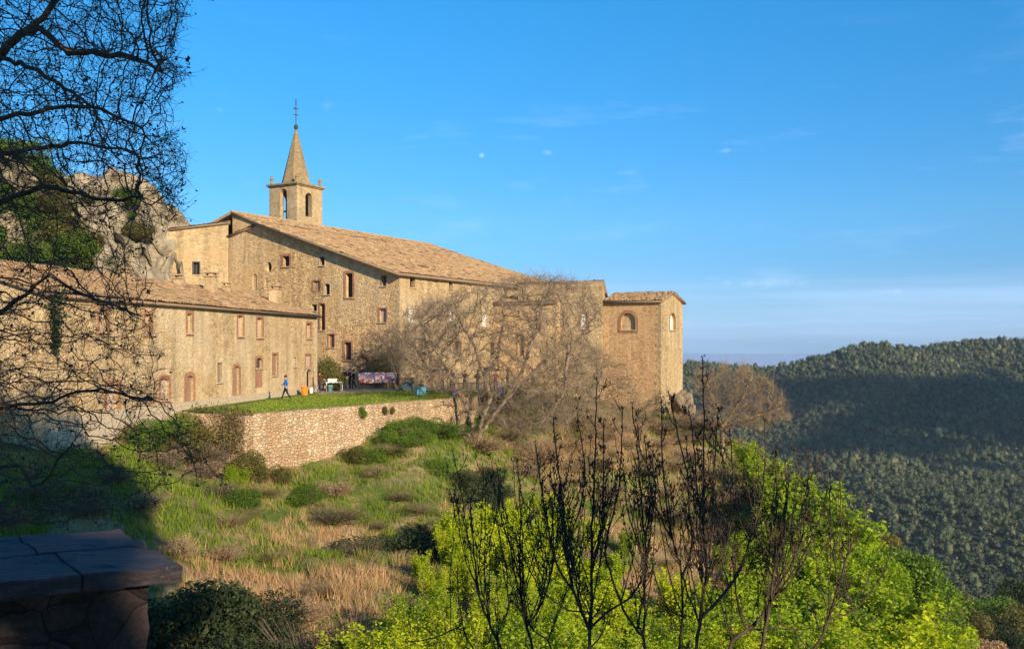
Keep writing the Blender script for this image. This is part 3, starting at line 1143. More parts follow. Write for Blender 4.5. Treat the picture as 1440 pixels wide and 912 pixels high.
f.panel(mb, [(0, zb), (HW, zb), (HW, zl), (tp, HE + slope * tp - .28), (0, HE - .28)], .6)
LS = Facade(C0, U, -W)
for b in [(576.5, 390, 584, 404), (631.5, 396, 637, 410), (681.5, 402, 686, 415), (708.5, 406, 713.5, 417)]:
    LS.open(*b, kind='dark', depth=.5)
LS.open(657.5, 400, 663.5, 410, kind='niche', depth=.15)
LS.open(609, 394, 615, 403, kind='niche', depth=.12)
for b in [(574.5, 434, 582, 453), (631.5, 438, 637, 452), (678, 441, 685, 459)]:
    LS.open(*b, kind='white', trim=.12, tmat='trim', depth=.12)
for b in [(590, 478, 598, 500), (640, 480, 648, 500), (690, 482, 696, 500)]:
    LS.open(*b, kind='dark', trim=.14, depth=.3)
LS.open(605, 505, 618, 541, kind='door', trim=.18, arch='round', depth=.3)
mb2 = MB()
LS.panel(mb2, [(0, zb), (HL, zb), (HL, HE - .28), (0, HE - .28)], .5)
# rear, left flank and the set back upper wall
q = C0 + U * HL
mb.face([q + UP * zb, q + W * HW + UP * zb, q + W * HW + UP * (HR - .3), q + UP * (HE - .3)])
q = C0 + W * (HW + .002)
mb.face([q + UP * zb, q + U * HL + UP * zb, q + U * HL + UP * (HR - .3), q + U * .7 + UP * (HR - .3), q + U * .7 + UP * zl, q + UP * zl])
sbk = C0 + U * .7
mb.face([sbk + W * (tp - 1) + UP * (HE + slope * (tp - 1) - .26), sbk + W * (tp - 1) + UP * (zl - 1), sbk + W * HW + UP * (zl - 1), sbk + W * HW + UP * (HR - .26)])
mb.build('gable_wall', M['gable'], hall)
mb2.build('long_wall', M['side'], hall)
f.fit(hall, .6)
LS.fit(hall, .5)
# quoins at the bright corner
mb = MB()
for i in range(22):
    L = .55 if i % 2 else .34
    mb.box(C0 + UP * (zb + .5 + i * .53) + W * -.012 + U * -.012, W, U, UP, L, .34 if i % 2 else .55, .5)
mb.build('corner_stones', M['side'], hall, bevel=.02)
sv = W * HW + UP * (HR - HE)
svn = sv.normalized()
cut = (sv * (tp / HW)).length
hroof = roof_sheet('roof', C0 - U * .85 - svn * .55 + UP * HE, U, HL + 1.2, sv, cut + .55, hall, .32, .5, .2)
roof_sheet('upper_roof', C0 + U * .45 + svn * cut + UP * HE, U, HL - .1, sv, sv.length - cut, hall, .32, .5, .2)
mb = MB()
rb = C0 + W * HW + U * .45
mb.box(rb + UP * (HR - .2), U, (W * 8 - UP * 2.6).normalized(), UP, HL - .1, 8.4, .3)
mb.build('rear_roof', M['tile'], hall)
# the little roof over the cut corner
mb = MB()
a0 = C0 - U * .3
ds = (W * (HW - tp) + UP * (zl - (HE + slope * tp - .28)))
roof_sheet('side_roof', a0 + W * (HW + .35) + UP * (zl - .06), U, 1.0, -ds, ds.length + .2, hall, .3, .45, .08)
# ridge tiles
mb = MB()
for i in range(72):
    c = C0 + W * HW + U * (.45 + i * .495) + UP * (HR + .08)
    mb.tube([c, c + U * .5 + UP * .03], [.15, .12], 8)
mb.build('ridge_tiles', M['tile'], hall)
# a small roof hatch
hp = C0 + U * 8 + W * 3.2 + UP * (HE + slope * 3.2 + .08)
mb = MB()
mb.box(hp, U, svn, svn.cross(U).normalized() * -1 if svn.cross(U).z < 0 else svn.cross(U).normalized(), 1.1, .7, .14)
mb.build('roof_hatch', M['wood'], hroof)

# --- wing to the left of the hall
LO = Vector((-29.45, 94.6, 0))
LU = Vector((-.955, -.297, 0)).normalized()
LN = Vector((.297, -.955, 0)).normalized()
wing = thing('rear_wing', 'pale stone wing with a sloping roof between the crag and the high gable', 'building', LO + UP * LAWN_Z)
f = Facade(LO, LU, LN)
f.open(272, 369, 280, 386, kind='dark', trim=.12, tmat='coping', depth=.4)
tl2, zl2 = f.at(237, 323)
_, zr2 = f.at(320, 313)
mb = MB()
f.panel(mb, [(-.4, -4.5), (tl2, -4.5), (tl2, zl2), (-.4, zr2)], .4)
A_, B_ = f.w(tl2, 0), f.w(-.4, 0)
D_ = LN * -9
mb.face([A_ + UP * -4.5, A_ + UP * zl2, A_ + D_ + UP * zl2, A_ + D_ + UP * -4.5])
mb.face([A_ + D_ + UP * -4.5, A_ + D_ + UP * zl2, B_ + D_ + UP * zr2, B_ + D_ + UP * -4.5])
mb.build('wall', M['side'], wing)
f.fit(wing, .4)
rs = (B_ + UP * zr2) - (A_ + UP * zl2)
roof_sheet('roof', A_ + LN * .35 + UP * (zl2 + .02) - rs.normalized() * .3, -LN, 9.5, rs, rs.length + .5, wing, .3, .45, .12)

# --- bell tower
TC = Vector((-24.9, 107.0, 0))
TS = 4.35
btower = thing('bell_tower', 'square stone bell tower with an eight sided spire and a weather vane', 'bell tower', TC + W * TS / 2 + U * TS / 2 + UP * 4)
zb, ztop = 4.0, 18.55
f1 = Facade(TC, W, -U)
f2 = Facade(TC, U, -W)
t0, zo1 = f1.at(403.5, 265)
t1, _ = f1.at(394, 265)
zo0 = 14.0
f1.add(t0, t1, zo0, zo1, arch='round', kind='through')
s0, zs1 = f2.at(429.5, 270)
s1, zs0 = f2.at(439, 305.5)
f2.add(s0, s1, zs0, zs1, arch='round', kind='through')
f3 = Facade(TC + W * TS, U, W)
f3.add(s0 - .15, s1 + .15, zo0, zs1 + .1, arch='round', kind='through')
f4 = Facade(TC + U * TS, W, U)
mb = MB()
for f in (f1, f2, f3, f4):
    f.panel(mb, [(0, zb), (TS, zb), (TS, ztop), (0, ztop)], .6)
    g = Facade(f.O - f.n * .6, f.u, f.n)
    g.holes = f.holes
    g.panel(mb, [(.6, zb), (TS - .6, zb), (TS - .6, ztop), (.6, ztop)], 0.0)
fl_ = TC + W * .6 + U * .6
mb.box(fl_ + UP * (zo0 - .3), W, U, UP, TS - 1.2, TS - 1.2, .28)
mb.build('wall', M['belfry'], btower)
mb = MB()
mb.box(TC - W * .14 - U * .14 + UP * ztop, W, U, UP, TS + .28, TS + .28, .14)
mb.box(TC - W * .3 - U * .3 + UP * (ztop + .14), W, U, UP, TS + .6, TS + .6, .2)
mb.build('cornice', M['spire'], btower)
for a in (-.02, TS - .42):
    for b_ in (-.02, TS - .42):
        c = TC + W * (a + .22) + U * (b_ + .22) + UP * (ztop + .34)
        mb = MB()
        mb.lathe(c, [(.24, 0), (.24, .12), (.17, .16), (.17, .55), (.24, .6), (.24, .68), (.12, .95), (.02, 1.1)], 8)
        mb.build('pinnacle', M['spire'], btower)
ctr = TC + W * TS / 2 + U * TS / 2
mb = MB()
mb.lathe(ctr + UP * (ztop + .341), [(1.86, 0), (1.74, .25), (1.5, 1.2), (.78, 4.1), (.12, 6.75)], 8)
mb.build('spire', M['spire'], btower)
mb = MB()
zt = ztop + 7.05
mb.lathe(ctr + UP * zt, [(.03, -.1), (.2, .1), (.28, .3), (.2, .52), (.04, .66)], 10)
mb.tube([ctr + UP * zt, ctr + UP * (zt + 3.7)], .055, 6)
vd = Vector((.86, .5, 0))
mb.tube([ctr + UP * (zt + 1.75) - vd * .35, ctr + UP * (zt + 1.75) + vd * .35], .05, 5)
mb.tube([ctr + UP * (zt + 2.5) - vd * .3, ctr + UP * (zt + 2.5) + vd * .3], .05, 5)
mb.hexa([ctr + vd * a + UP * (zt + b_) + Vector((.5, -.86, 0)) * c for c in (-.02, .02) for a, b_ in ((-.28, 2.36), (.0, 2.42), (.0, 2.6), (-.28, 2.66))])
mb.lathe(ctr + UP * (zt + 3.1), [(.02, 0), (.11, .1), (.02, .22)], 8)
mb.build('weather_vane', M['iron'], btower)
bc = TC + W * 1.9 + U * 1.5 + UP * (zo0 + 1.0)
mb = MB()
mb.lathe(bc, [(.42, 0), (.40, .08), (.30, .3), (.24, .6), (.16, .72), (.03, .75)], 12)
bell = mb.build('bell', M['bronze'], btower)
mb = MB()
mb.box(TC + W * .5 + U * 1.42 + UP * (zo0 + 1.78), W, U, UP, 3.3, .16, .18)
mb.build('headstock', M['wood'], bell)

# --- block at the east end of the hall
ED = Vector((.8660254, -.5, 0))
EF = Vector((.97, -.243, 0)).normalized()          # the east block's own front
EB = Vector((.243, .97, 0)).normalized()
EO = Vector((9.3, 95.35, 0)) - EF * 8.6
chap = thing('east_block', 'square rubble stone block beside the corner tower with a flat topped front', 'building', EO + UP * -6)
f = Facade(EO, EF, -EB)
f.open(816.5, 440, 826, 462, kind='white', trim=.22, arch='low', depth=.2)
f.open(770, 452, 778, 470, kind='niche', depth=.15)
EL, EZ = 8.6, 6.42
mb = MB()
f.panel(mb, [(-.3, -10), (EL, -10), (EL, EZ), (-.3, EZ)], .35)
for q in (EO + EF * EL, EO - EF * .3):
    mb.face([q + UP * -10, q + UP * EZ, q + EB * 7 + UP * (EZ - 3.8), q + EB * 7 + UP * -10])
mb.build('wall', M['side'], chap)
f.fit(chap, .35)
es = EB * 7 - UP * 3.8
roof_sheet('roof', EO + EB * 7 + UP * (EZ - 3.78) - EF * .5, EF, EL + .75, -es, es.length + .3, chap, .3, .45, .1)
# lean-to against it
lt = thing('lean_to', 'low stone lean-to with a dark tiled eave behind the bare trees', 'building', Vector((3, 95, -6)))
LTO = Vector((-1.9, 98.4, 0))
LF = Vector((6.5, -2.9, 0)).normalized()
LB = Vector((-LF.y, LF.x, 0))
f = Facade(LTO, LF, -LB)
f.open(752, 446, 760, 464, kind='dark', trim=.12, depth=.3)
f.open(728, 470, 736, 500, kind='door', trim=.12, arch='low', depth=.3)
mb = MB()
f.panel(mb, [(0, -8), (7.1, -8), (7.1, 4.5), (0, 4.5)], .3)
for q in (LTO, LTO + LF * 7.1):
    mb.face([q + UP * -8, q + UP * 4.5, q + LB * 2.6 + UP * 5.2, q + LB * 2.6 + UP * -8])
mb.build('wall', M['gable'], lt)
f.fit(lt, .3)
ls = LB * 2.6 + UP * .7
roof_sheet('roof', LTO - LB * .4 + UP * 4.45 - LF * .1, LF, 7.4, ls, ls.length + .35, lt, .3, .45, .12)

# --- corner tower over the drop
KO = Vector((14.95, 92.6, 0))
tower = thing('corner_tower', 'brown corner tower with arched windows standing at the edge of the drop', 'tower', KO + UP * -7)
KW, KL = 6.35, 6.3
fl = Facade(KO, W, -U)
fr = Facade(KO, U, -W)
fl.open(873, 440, 893.5, 463.5, kind='white', mat='annex', trim=.32, arch='round', depth=.3)
fr.open(942, 440.5, 949.5, 463.5, kind='white', trim=.2, arch='round', depth=.3)
KZ, KR = 4.42, 5.38
mb = MB()
fl.panel(mb, [(0, -11), (KW, -11), (KW, KZ), (0, KZ)], .35)
q = KO + W * KW
mb.face([q + UP * -11, q + UP * KZ, q + U * KL / 2 + UP * KR, q + U * KL + UP * KZ, q + U * KL + UP * -11])
q = KO + U * KL
mb.face([q + UP * -11, q + UP * KZ, q + W * KW + UP * KZ, q + W * KW + UP * -11])
mb.build('front_wall', M['tower'], tower)
mb = MB()
fr.panel(mb, [(0, -11), (KL, -11), (KL, KZ), (KL / 2, KR), (0, KZ)], .35)
mb.build('side_wall', M['side'], tower)
fl.fit(tower, .35)
fr.fit(tower, .35)
ks = U * KL / 2 + UP * (KR - KZ)
ksn = ks.normalized()
roof_sheet('roof', KO - W * .3 - ksn * .4 + UP * (KZ + .1), W, KW + .4, ks, ks.length + .4, tower, .3, .45, .14)
ks2 = U * -KL / 2 + UP * (KR - KZ)
roof_sheet('roof', KO + U * KL - W * .3 - ks2.normalized() * .3 + UP * (KZ + .1), W, KW + .4, ks2, ks2.length + .3, tower, .3, .45, .14)

def quoins(C, a, b, z0, z1, parent, mat):
    """dressed corner stones, alternately long and short, a few millimetres proud"""
    mb = MB()
    z, i = z0, 0
    rq = random.Random(int(abs(C.x * 7)))
    while z < z1 - .3:
        hh = rq.uniform(.28, .45)
        la, lb = (rq.uniform(.5, .75), rq.uniform(.25, .35)) if i % 2 else (rq.uniform(.25, .35), rq.uniform(.5, .75))
        mb.box(C - a * .02 - b * .02 + UP * z, a, b, UP, la, lb, hh - .03)
        z += hh
        i += 1
    mb.build('corner_stones', M[mat], parent, bevel=.015)


quoins(Vector((AO.x, AO.y, 0)), AU, -AN, LAWN_Z + .5, AEV - .2, low, 'trim')
quoins(KO, W, U, -8, KZ - .1, tower, 'side')
quoins(EO + EF * EL, -EF, EB, -7, EZ - .2, chap, 'side')

# --- terrace wall
rw = thing('terrace_wall', 'long rubble retaining wall carrying the lawn of the terrace', 'retaining wall', WA + UP * -7)


def rubble_wall(name, A, B, z0, z1, thick, nrm, mat, parent, cell=.3):
    L = (B - A).length
    nx, nz = max(2, int(L / cell)), max(2, int((z1 - z0) / cell))
    V = []
    for j in range(nz + 1):
        for i in range(nx + 1):
            p = A.lerp(B, i / nx)
            z = z0 + (z1 - z0) * j / nz
            d = .05 * noise.noise(Vector((p.x * 2.1, p.y * 2.1, z * 2.5))) + .09 * noise.noise(Vector((p.x * .5, p.y * .5, z * .6)))
            zz = z + (.05 * noise.noise(Vector((p.x * 1.6, p.y * 1.6, 7))) if j == nz else 0)
            V.append(tuple(p + nrm * (d + (z1 - z) * .03) + UP * zz))
    F = [tuple(q) for q in grid_faces(nz + 1, nx + 1)]
    top = nz * (nx + 1)
    b = len(V)
    for i in range(nx + 1):
        v = Vector(V[top + i]) - nrm * thick
        V.append(tuple(v))
    F += [(top + i, top + i + 1, b + i + 1, b + i) for i in range(nx)]
    # back and ends
    b2 = len(V)
    V += [tuple(A - nrm * thick + UP * z0), tuple(B - nrm * thick + UP * z0)]
    F.append(tuple([b2] + [b + i for i in range(nx + 1)] + [b2 + 1]))
    F.append(tuple([j * (nx + 1) for j in range(nz + 1)] + [b, b2]))
    F.append(tuple([j * (nx + 1) + nx for j in range(nz + 1)] + [b + nx, b2 + 1]))
    me = bpy.data.meshes.new(name)
    me.from_pydata(V, [], F)
    me.materials.append(mat)
    return link_mesh(name, me, parent)


rubble_wall('wall', WA, WA + WDIR * 21.3, -9, LAWN_Z + .03, .6, WN, M['retain'], rw)
WR = Vector((-18.6, 52.9, 0))
rn = (WR - WA).normalized()
rubble_wall('return_wall', WR, WA + rn * .02, -9, LAWN_Z - .02, .5, Vector((rn.y, -rn.x, 0)) * (-1 if rn.y * -1 > 0 else 1), M['retain'], rw)
WR2 = Vector((-20.6, 54.2, 0))
rubble_wall('return_wall', WR2, WR, -8, LAWN_Z - .05, .5, Vector((-.5, -.86, 0)), M['retain'], rw)

# low wall closing the yard behind the stalls
yw = thing('yard_wall', 'low pale stone wall behind the market stalls', 'wall', P(545, 548, 80))
a, b_ = P(530, 546, 82.6), P(596, 546, 81.6)
rubble_wall('wall', Vector((a.x, a.y, 0)), Vector((b_.x, b_.y, 0)), LAWN_Z - .3, LAWN_Z + .95, .4, Vector((0, -1, 0)), M['side'], yw)

# --- parapet beside the lens
pp = thing('stone_parapet', 'dark shaded stone parapet topped with reddish slabs close to the viewer', 'parapet', (-1.6, 3.4, -1.75))
FR, BR = Vector((-1.12, 3.15, 0)), Vector((-1.61, 3.78, 0))       # right end of the coping, front and back
e1 = Vector((-.925, -.38, 0)).normalized()
nE = (BR - FR).normalized()
ZT = -.75
mb = MB()
i1 = FR + e1 * .09 + nE * .07
mb.hexa([i1 + UP * -2.1, i1 + e1 * 3 + UP * -2.1, i1 + e1 * 3 + nE * .62 + UP * -2.1, i1 + nE * .62 + UP * -2.1,
         i1 + UP * (ZT - .058), i1 + e1 * 3 + UP * (ZT - .058), i1 + e1 * 3 + nE * .62 + UP * (ZT - .058), i1 + nE * .62 + UP * (ZT - .058)])
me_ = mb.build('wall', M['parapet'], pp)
bm = bmesh.new()
bm.from_mesh(me_.data)
bmesh.ops.subdivide_edges(bm, edges=bm.edges[:], cuts=24, use_grid_fill=True)
for v in bm.verts:
    q = v.co
    v.co += Vector((noise.noise(q * 9), noise.noise(q * 9 + Vector((5, 5, 5))), 0)) * .022 + Vector((noise.noise(q * 4), noise.noise(q * 4 + Vector((9, 1, 5))), 0)) * .03
bm.to_mesh(me_.data)
bm.free()


def slab(c0, c1, w0, w1, dz=0.0):
    """coping slab between distances c0..c1 along the wall and w0..w1 across it"""
    bm = bmesh.new()
    vs = []
    for z in (ZT - .058, ZT):
        for a, b in ((c0, w0), (c1, w0), (c1, w1), (c0, w1)):
            vs.append(bm.verts.new(FR + e1 * a + nE * b + UP * (z + dz)))
    for fidx in ((0, 3, 2, 1), (4, 5, 6, 7), (0, 1, 5, 4), (1, 2, 6, 5), (2, 3, 7, 6), (3, 0, 4, 7)):
        bm.faces.new([vs[i] for i in fidx])
    bmesh.ops.bevel(bm, geom=bm.edges[:], offset=.004, segments=1, affect='EDGES')
    bmesh.ops.subdivide_edges(bm, edges=[e for e in bm.edges if e.calc_length() > .08], cuts=9, use_grid_fill=True)
    for v in bm.verts:
        q = v.co
        v.co += Vector((noise.noise(q * 8), noise.noise(q * 8 + Vector((3, 7, 1))), .45 * noise.noise(q * 11))) * .008
        if abs(noise.noise(q * 5 + Vector((2, 8, 3)))) > .28:
            v.co += Vector((0, 0, -.006)) + Vector((noise.noise(q * 25), noise.noise(q * 25 + Vector((1, 1, 1))), 0)) * .008
    bmesh.ops.recalc_face_normals(bm, faces=bm.faces)
    me = bpy.data.meshes.new('coping_slab')
    bm.to_mesh(me)
    bm.free()
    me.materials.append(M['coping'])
    link_mesh('coping_slab', me, pp)


slab(0, .31, 0, .396)
slab(0, .36, .4, .80, .002)
slab(.314, .62, 0, .397, -.003)
slab(.364, .95, .401, .80, -.001)
slab(.625, 1.1, -.008, .396, -.010)
slab(1.105, 1.7, 0, .396)
slab(.955, 1.6, .4, .8)

# ------------------------------------------------------------------ crag behind the low house
sil = np.array([(-500, 150), (-200, 165), (-60, 215), (0, 228), (50, 240), (90, 252), (125, 254), (150, 257), (175, 262), (200, 280), (222, 306), (236, 330), (244, 352), (247, 396), (252, 420)], float)
nu, nv, nb = 260, 80, 10
rV = []
us = np.linspace(-420, 250, nu)
for i, u in enumerate(us):
    top = (HY - np.interp(u, sil[:, 0], sil[:, 1])) / FPX
    for j in range(nv + nb):
        if j < nv:
            v = j / (nv - 1)
            Y = 82 + 13 * v ** 1.3 - 5 * np.interp(u, [-420, 0, 250], [3, 1, 0])
            Z = -6 + (top * Y + 6) * v
        else:
            k = (j - nv + 1) / nb
            Y = 95 + 26 * k - 5 * np.interp(u, [-420, 0, 250], [3, 1, 0])
            Z = top * 95 * (1 - .8 * k ** 1.5) - 3 * k
        X = (u - CX) / FPX * 90
        q = Vector((X * .16, Y * .16, Z * .16))
        n1 = noise.fractal(q * 1.0, 0.8, 2.1, 5)
        n2 = abs(noise.noise(q * 2.3 + Vector((4, 4, 4))))
        n3 = noise.voronoi(q * 3.2)[0][1] - noise.voronoi(q * 3.2)[0][0] - .3 + .5 * noise.noise(q * 9)
        rV.append((X + 1.2 * n1 + .5 * n3, Y - 3.2 * n1 - 3.4 * n2 - 1.6 * n3, Z + (1.3 * n1 - 1.2 * n2 + .8 + .7 * n3) * (1 if j > 3 else 0)))
cr = np_mesh('crag', rV, grid_faces(nu, nv + nb), M['rock'], smooth=False)
tag(cr, kind='structure')
crag_pts = np.array(rV).reshape(nu, nv + nb, 3)

# ------------------------------------------------------------------ big bare tree on the left, over the frame
BIGP = [(-330, -330), (150, -330), (300, -180), (275, 10), (255, 55), (268, 110), (240, 150), (262, 195), (262, 245), (268, 290), (236, 308), (215, 350), (222, 400), (216, 468), (240, 520), (236, 556), (315, 648), (300, 700), (240, 680), (205, 745), (90, 755), (-60, 740), (-330, 640)]
T0 = P(-225, 700, 14)
tb = (T0.x, T0.y, tz(T0.x, T0.y) - .2)
PP = lambda *a: [tuple(P(*q)) for q in a]
limbs = [
    ([tb] + PP((-215, 720, 14), (-190, 520, 14), (-170, 330, 14.2), (-140, 200, 14.2), (-60, 118, 14), (0, 80, 13.8), (28, 48, 13.6), (62, 24, 13.4), (96, -30, 13.2), (120, -120, 13)), None, 0),
    (PP((-140, 200, 14.2), (-150, 60, 14.6), (-130, -100, 15), (-80, -260, 15)), 0, 4),
    (PP((28, 48, 13.6), (57, 40, 13.2), (96, 75, 12.8), (145, 76, 12.5), (193, 83, 12.3), (228, 101, 12.1)), 0, 7),
    (PP((0, 80, 13.8), (46, 96, 13.4), (100, 128, 13.0), (132, 152, 12.7), (150, 190, 12.5)), 0, 6),
    (PP((-60, 118, 14), (0, 168, 14.5), (70, 152, 15), (130, 150, 15.3), (200, 180, 15.5)), 0, 5),
    (PP((-170, 330, 14.2), (-80, 310, 13.4), (0, 284, 12.8), (62, 262, 12.4), (140, 280, 12.1), (200, 277, 11.9)), 0, 3),
    (PP((-170, 330, 14.2), (-70, 220, 15.2), (20, 215, 16), (110, 200, 16.5), (190, 215, 16.8)), 0, 3),
    (PP((-190, 520, 14), (-90, 470, 13.2), (0, 440, 12.6), (70, 385, 12.2), (130, 420, 12), (200, 445, 11.8)), 0, 2),
    (PP((-190, 520, 14), (-70, 560, 13), (0, 574, 12.4), (58, 566, 12), (110, 550, 11.8), (142, 546, 11.7), (210, 560, 11.5)), 0, 2),
    (PP((-215, 720, 14), (-110, 655, 12.6), (-20, 664, 11.9), (12, 654, 11.7), (28, 655, 11.6), (44, 682, 11.5), (58, 681, 11.4), (73, 664, 11.3), (82, 645, 11.3), (100, 627, 11.2)), 0, 1),
    (PP((44, 682, 11.5), (70, 700, 11.2), (36, 730, 10.9), (15, 744, 10.7)), 9, 5),
    (PP((-215, 720, 14), (-90, 742, 12.4), (-10, 738, 11.7), (40, 722, 11.3)), 0, 1),
]
dn = lambda x, y: np.where(y < 320, 1.0, np.where(y < 560, np.clip(.7 - x / 700, .1, 1), np.clip(.5 - x / 900, .1, 1))) * np.where(x < -20, .45, 1) * np.where(y < -20, .4, 1)
att = px_cloud(BIGP, 8600, 10.2, 17.5, RNG, dn)
N, par = colonize(limbs, att, .14, .17, 2.2, 120, RNG, (0, 0, .02), .28)
V, F, r, tips = branch_mesh(N, par, .0042, 2.42, .15, 3, 7, .03)
tw_, tc_ = twiglets(N, par, r, .012, 2, .15, .0027, RNG, .2)
V, F = merge([(V, F), tw_])
big = thing('bare_tree', 'big bare tree reaching into the left edge, dark twigs against sky and house', 'tree', tb)
np_mesh('branches', V, F, M['bark_big'], big)
tp_ = np.where(tips)[0]
kk = RNG.choice(tp_, min(len(tp_), 2600), replace=False)
kk2 = RNG.choice(len(tc_), min(len(tc_), 5000), replace=False)
bc_ = np.concatenate([N[kk], tc_[kk2]])
bc_ = bc_ + RNG.normal(size=bc_.shape) * .012
bc_ = np.concatenate([bc_, bc_ + RNG.normal(size=bc_.shape) * .025])
V, F = leaf_quads(bc_, .045, RNG, 0, .6)
tag(np_mesh('bud', V, F, M['bark_dark'], big), kind='stuff')


# ------------------------------------------------------------------ budding saplings in the foreground
def sapling(label, base_px, Y, stems, seed):
    rng = np.random.default_rng(seed)
    b = P(base_px, 912, Y)
    zb_ = tz(b.x, b.y)
    root = thing('budding_sapling', label, 'sapling', (b.x, b.y, zb_), group='budding saplings in the foreground')
    segA, segB, ra, rb = [], [], [], []
    bud = []

    def poly(pts, r0, r1):
        """smooth bent stem; returns sampled points and radii"""
        pts = [Vector(p) for p in pts]
        out = []
        for i in range(len(pts) - 1):
            p0, p1, p2, p3 = pts[max(i - 1, 0)], pts[i], pts[i + 1], pts[min(i + 2, len(pts) - 1)]
            ns = max(2, int((p2 - p1).length / .07))
            for s in range(ns):
                tt = s / ns
                q = .5 * ((2 * p1) + (p2 - p0) * tt + (2 * p0 - 5 * p1 + 4 * p2 - p3) * tt ** 2 + (3 * p1 - p0 - 3 * p2 + p3) * tt ** 3)
                out.append(q)
        out.append(pts[-1])
        L = len(out)
        rs = [r0 + (r1 - r0) * (i / (L - 1)) ** .8 for i in range(L)]
        for i in range(1, L - 1):
            out[i] = out[i] + Vector(rng.normal(size=3)) * .004
        for i in range(L - 1):
            segA.append(tuple(out[i]))
            segB.append(tuple(out[i + 1]))
            ra.append(rs[i])
            rb.append(rs[i + 1])
        return out, rs

    def add_buds(p, n, s):
        for _ in range(n):
            d = rng.normal(size=3) * s
            d[2] = abs(d[2]) * .8
            bud.append((p + Vector(d), s))

    def shoot(p, d, L, r0, depth):
        """a side shoot that turns upwards, with paired buds"""
        pts = [p]
        d = Vector(d).normalized()
        n = max(3, int(L / .09))
        for i in range(n):
            d = (d + Vector((0, 0, .3)) + Vector(rng.normal(size=3)) * .07).normalized()
            pts.append(pts[-1] + d * L / n)
        o, rs = poly(pts, r0, .0035)
        step = int(rng.integers(2, 4))
        for i in range(2, len(o), step):
            if rng.random() < .8:
                add_buds(o[i], int(rng.integers(1, 4)), .018)
        add_buds(o[-1], 2, .012)
        if depth > 0:
            for i in range(3, len(o) - 2, 4):
                if rng.random() < .7:
                    a = rng.uniform(0, 2 * math.pi)
                    shoot(o[i], (math.cos(a), math.sin(a) * .8, .35), L * rng.uniform(.25, .5), rs[i] * .6, depth - 1)

    trunk_top = P(base_px, 985, Y)
    poly([Vector((b.x, b.y, zb_ - .2)), Vector((b.x, b.y, zb_)).lerp(trunk_top, .5) + Vector((.08, 0, 0)), trunk_top], .075, .055)
    for pts, r0, buddy in stems:
        dY = rng.uniform(-.5, .5)
        first = pts[0]
        w3 = [P(x, y, Y + dY * min(1, (912 - y) / 250 + .15)) for x, y in pts]
        if first[1] > 900:
            w3 = [trunk_top] + w3
        else:
            w3[0] = min((Vector(q) for q in segA), key=lambda q: (q.x / q.y - w3[0].x / w3[0].y) ** 2 + (q.z / q.y - w3[0].z / w3[0].y) ** 2)
            w3 = [q if i == 0 else q + Vector((0, w3[0].y - w3[1].y, 0)) * .5 for i, q in enumerate(w3)]
        o, rs = poly(w3, r0 * (1.15 if base_px in (735, 1075) else (.95 if r0 < .02 else .7)), .0045)
        L = len(o)
        topz, lowz = o[-1].z, o[0].z
        for i in range(4, L):
            fr = i / L
            if fr > .35 and rng.random() < .75 * buddy:
                add_buds(o[i], int(rng.integers(2, 5)), .019 - .004 * fr)
            if i % 3 == 0 and rng.random() < .85 * buddy and fr < .95:
                a = rng.uniform(0, 2 * math.pi)
                shoot(o[i], (math.cos(a) * .8, math.sin(a) * .7, .6), rng.uniform(.12, .5) * (1.15 - fr * .7), max(.004, rs[i] * .45), 1)
        add_buds(o[-1], 2, .012)
    cand = [i for i in range(len(segA)) if .0075 < ra[i] and P(0, 905, Y).z < segA[i][2] < P(0, 735, Y).z]
    for q in range(44 if base_px in (735, 1075) else 30):
        i = cand[int(rng.integers(len(cand)))]
        p0 = Vector(segA[i])
        L = (P(0, 640, Y).z - p0.z) * rng.uniform(.45, 1.08)
        a = rng.uniform(0, 2 * math.pi)
        d = Vector((math.cos(a) * .5, math.sin(a) * .4, 1)).normalized()
        pts = [p0]
        for k in range(7):
            d = (d + Vector((0, 0, .18)) + Vector(rng.normal(size=3)) * .05).normalized()
            pts.append(pts[-1] + d * L / 7)
        o, rs = poly(pts, min(.0072, ra[i] * .6), .003)
        for k in range(int(len(o) * .3), len(o)):
            if rng.random() < .75:
                add_buds(o[k], int(rng.integers(1, 4)), .018)
            if rng.random() < .12:
                a = rng.uniform(0, 2 * math.pi)
                shoot(o[k], (math.cos(a) * .8, math.sin(a) * .7, .7), rng.uniform(.1, .3), .005, 0)
        add_buds(o[-1], 2, .012)
    thick = np.array(ra) > .012
    A_, B_ = np.array(segA), np.array(segB)
    ra_, rb_ = np.array(ra), np.array(rb)
    V, F = merge([tubes(A_[thick], B_[thick], ra_[thick], rb_[thick], 7), tubes(A_[~thick], B_[~thick], ra_[~thick], rb_[~thick], 4)])
    np_mesh('stems', V, F, M['bark_dark'], root, smooth=True)
    # buds: pointed little double pyramids
    c = np.array([tuple(q) for q, s in bud])
    s = np.array([s for q, s in bud])[:, None] * rng.uniform(.6, 1.1, (len(bud), 1)) * .85
    up_ = np.array([[0, 0, 1.0]]) + rng.normal(size=(len(c), 3)) * .5
    up_ /= np.linalg.norm(up_, axis=1)[:, None]
    sd = np.cross(up_, rng.normal(size=(len(c), 3)))
    sd /= np.linalg.norm(sd, axis=1)[:, None]
    fd = np.cross(up_, sd)
    Vb = np.stack([c - up_ * s * 1.2, c + sd * s * .5, c + fd * s * .5, c - sd * s * .5, c - fd * s * .5, c + up_ * s * 2.0], 1).reshape(-1, 3)
    tri = np.array([(0, 2, 1), (0, 3, 2), (0, 4, 3), (0, 1, 4), (5, 1, 2), (5, 2, 3), (5, 3, 4), (5, 4, 1)])
    Fb = (np.arange(len(c))[:, None, None] * 6 + tri[None]).reshape(-1, 3)
    tag(np_mesh('bud', Vb, Fb, M['bark_dark'], root), kind='stuff')


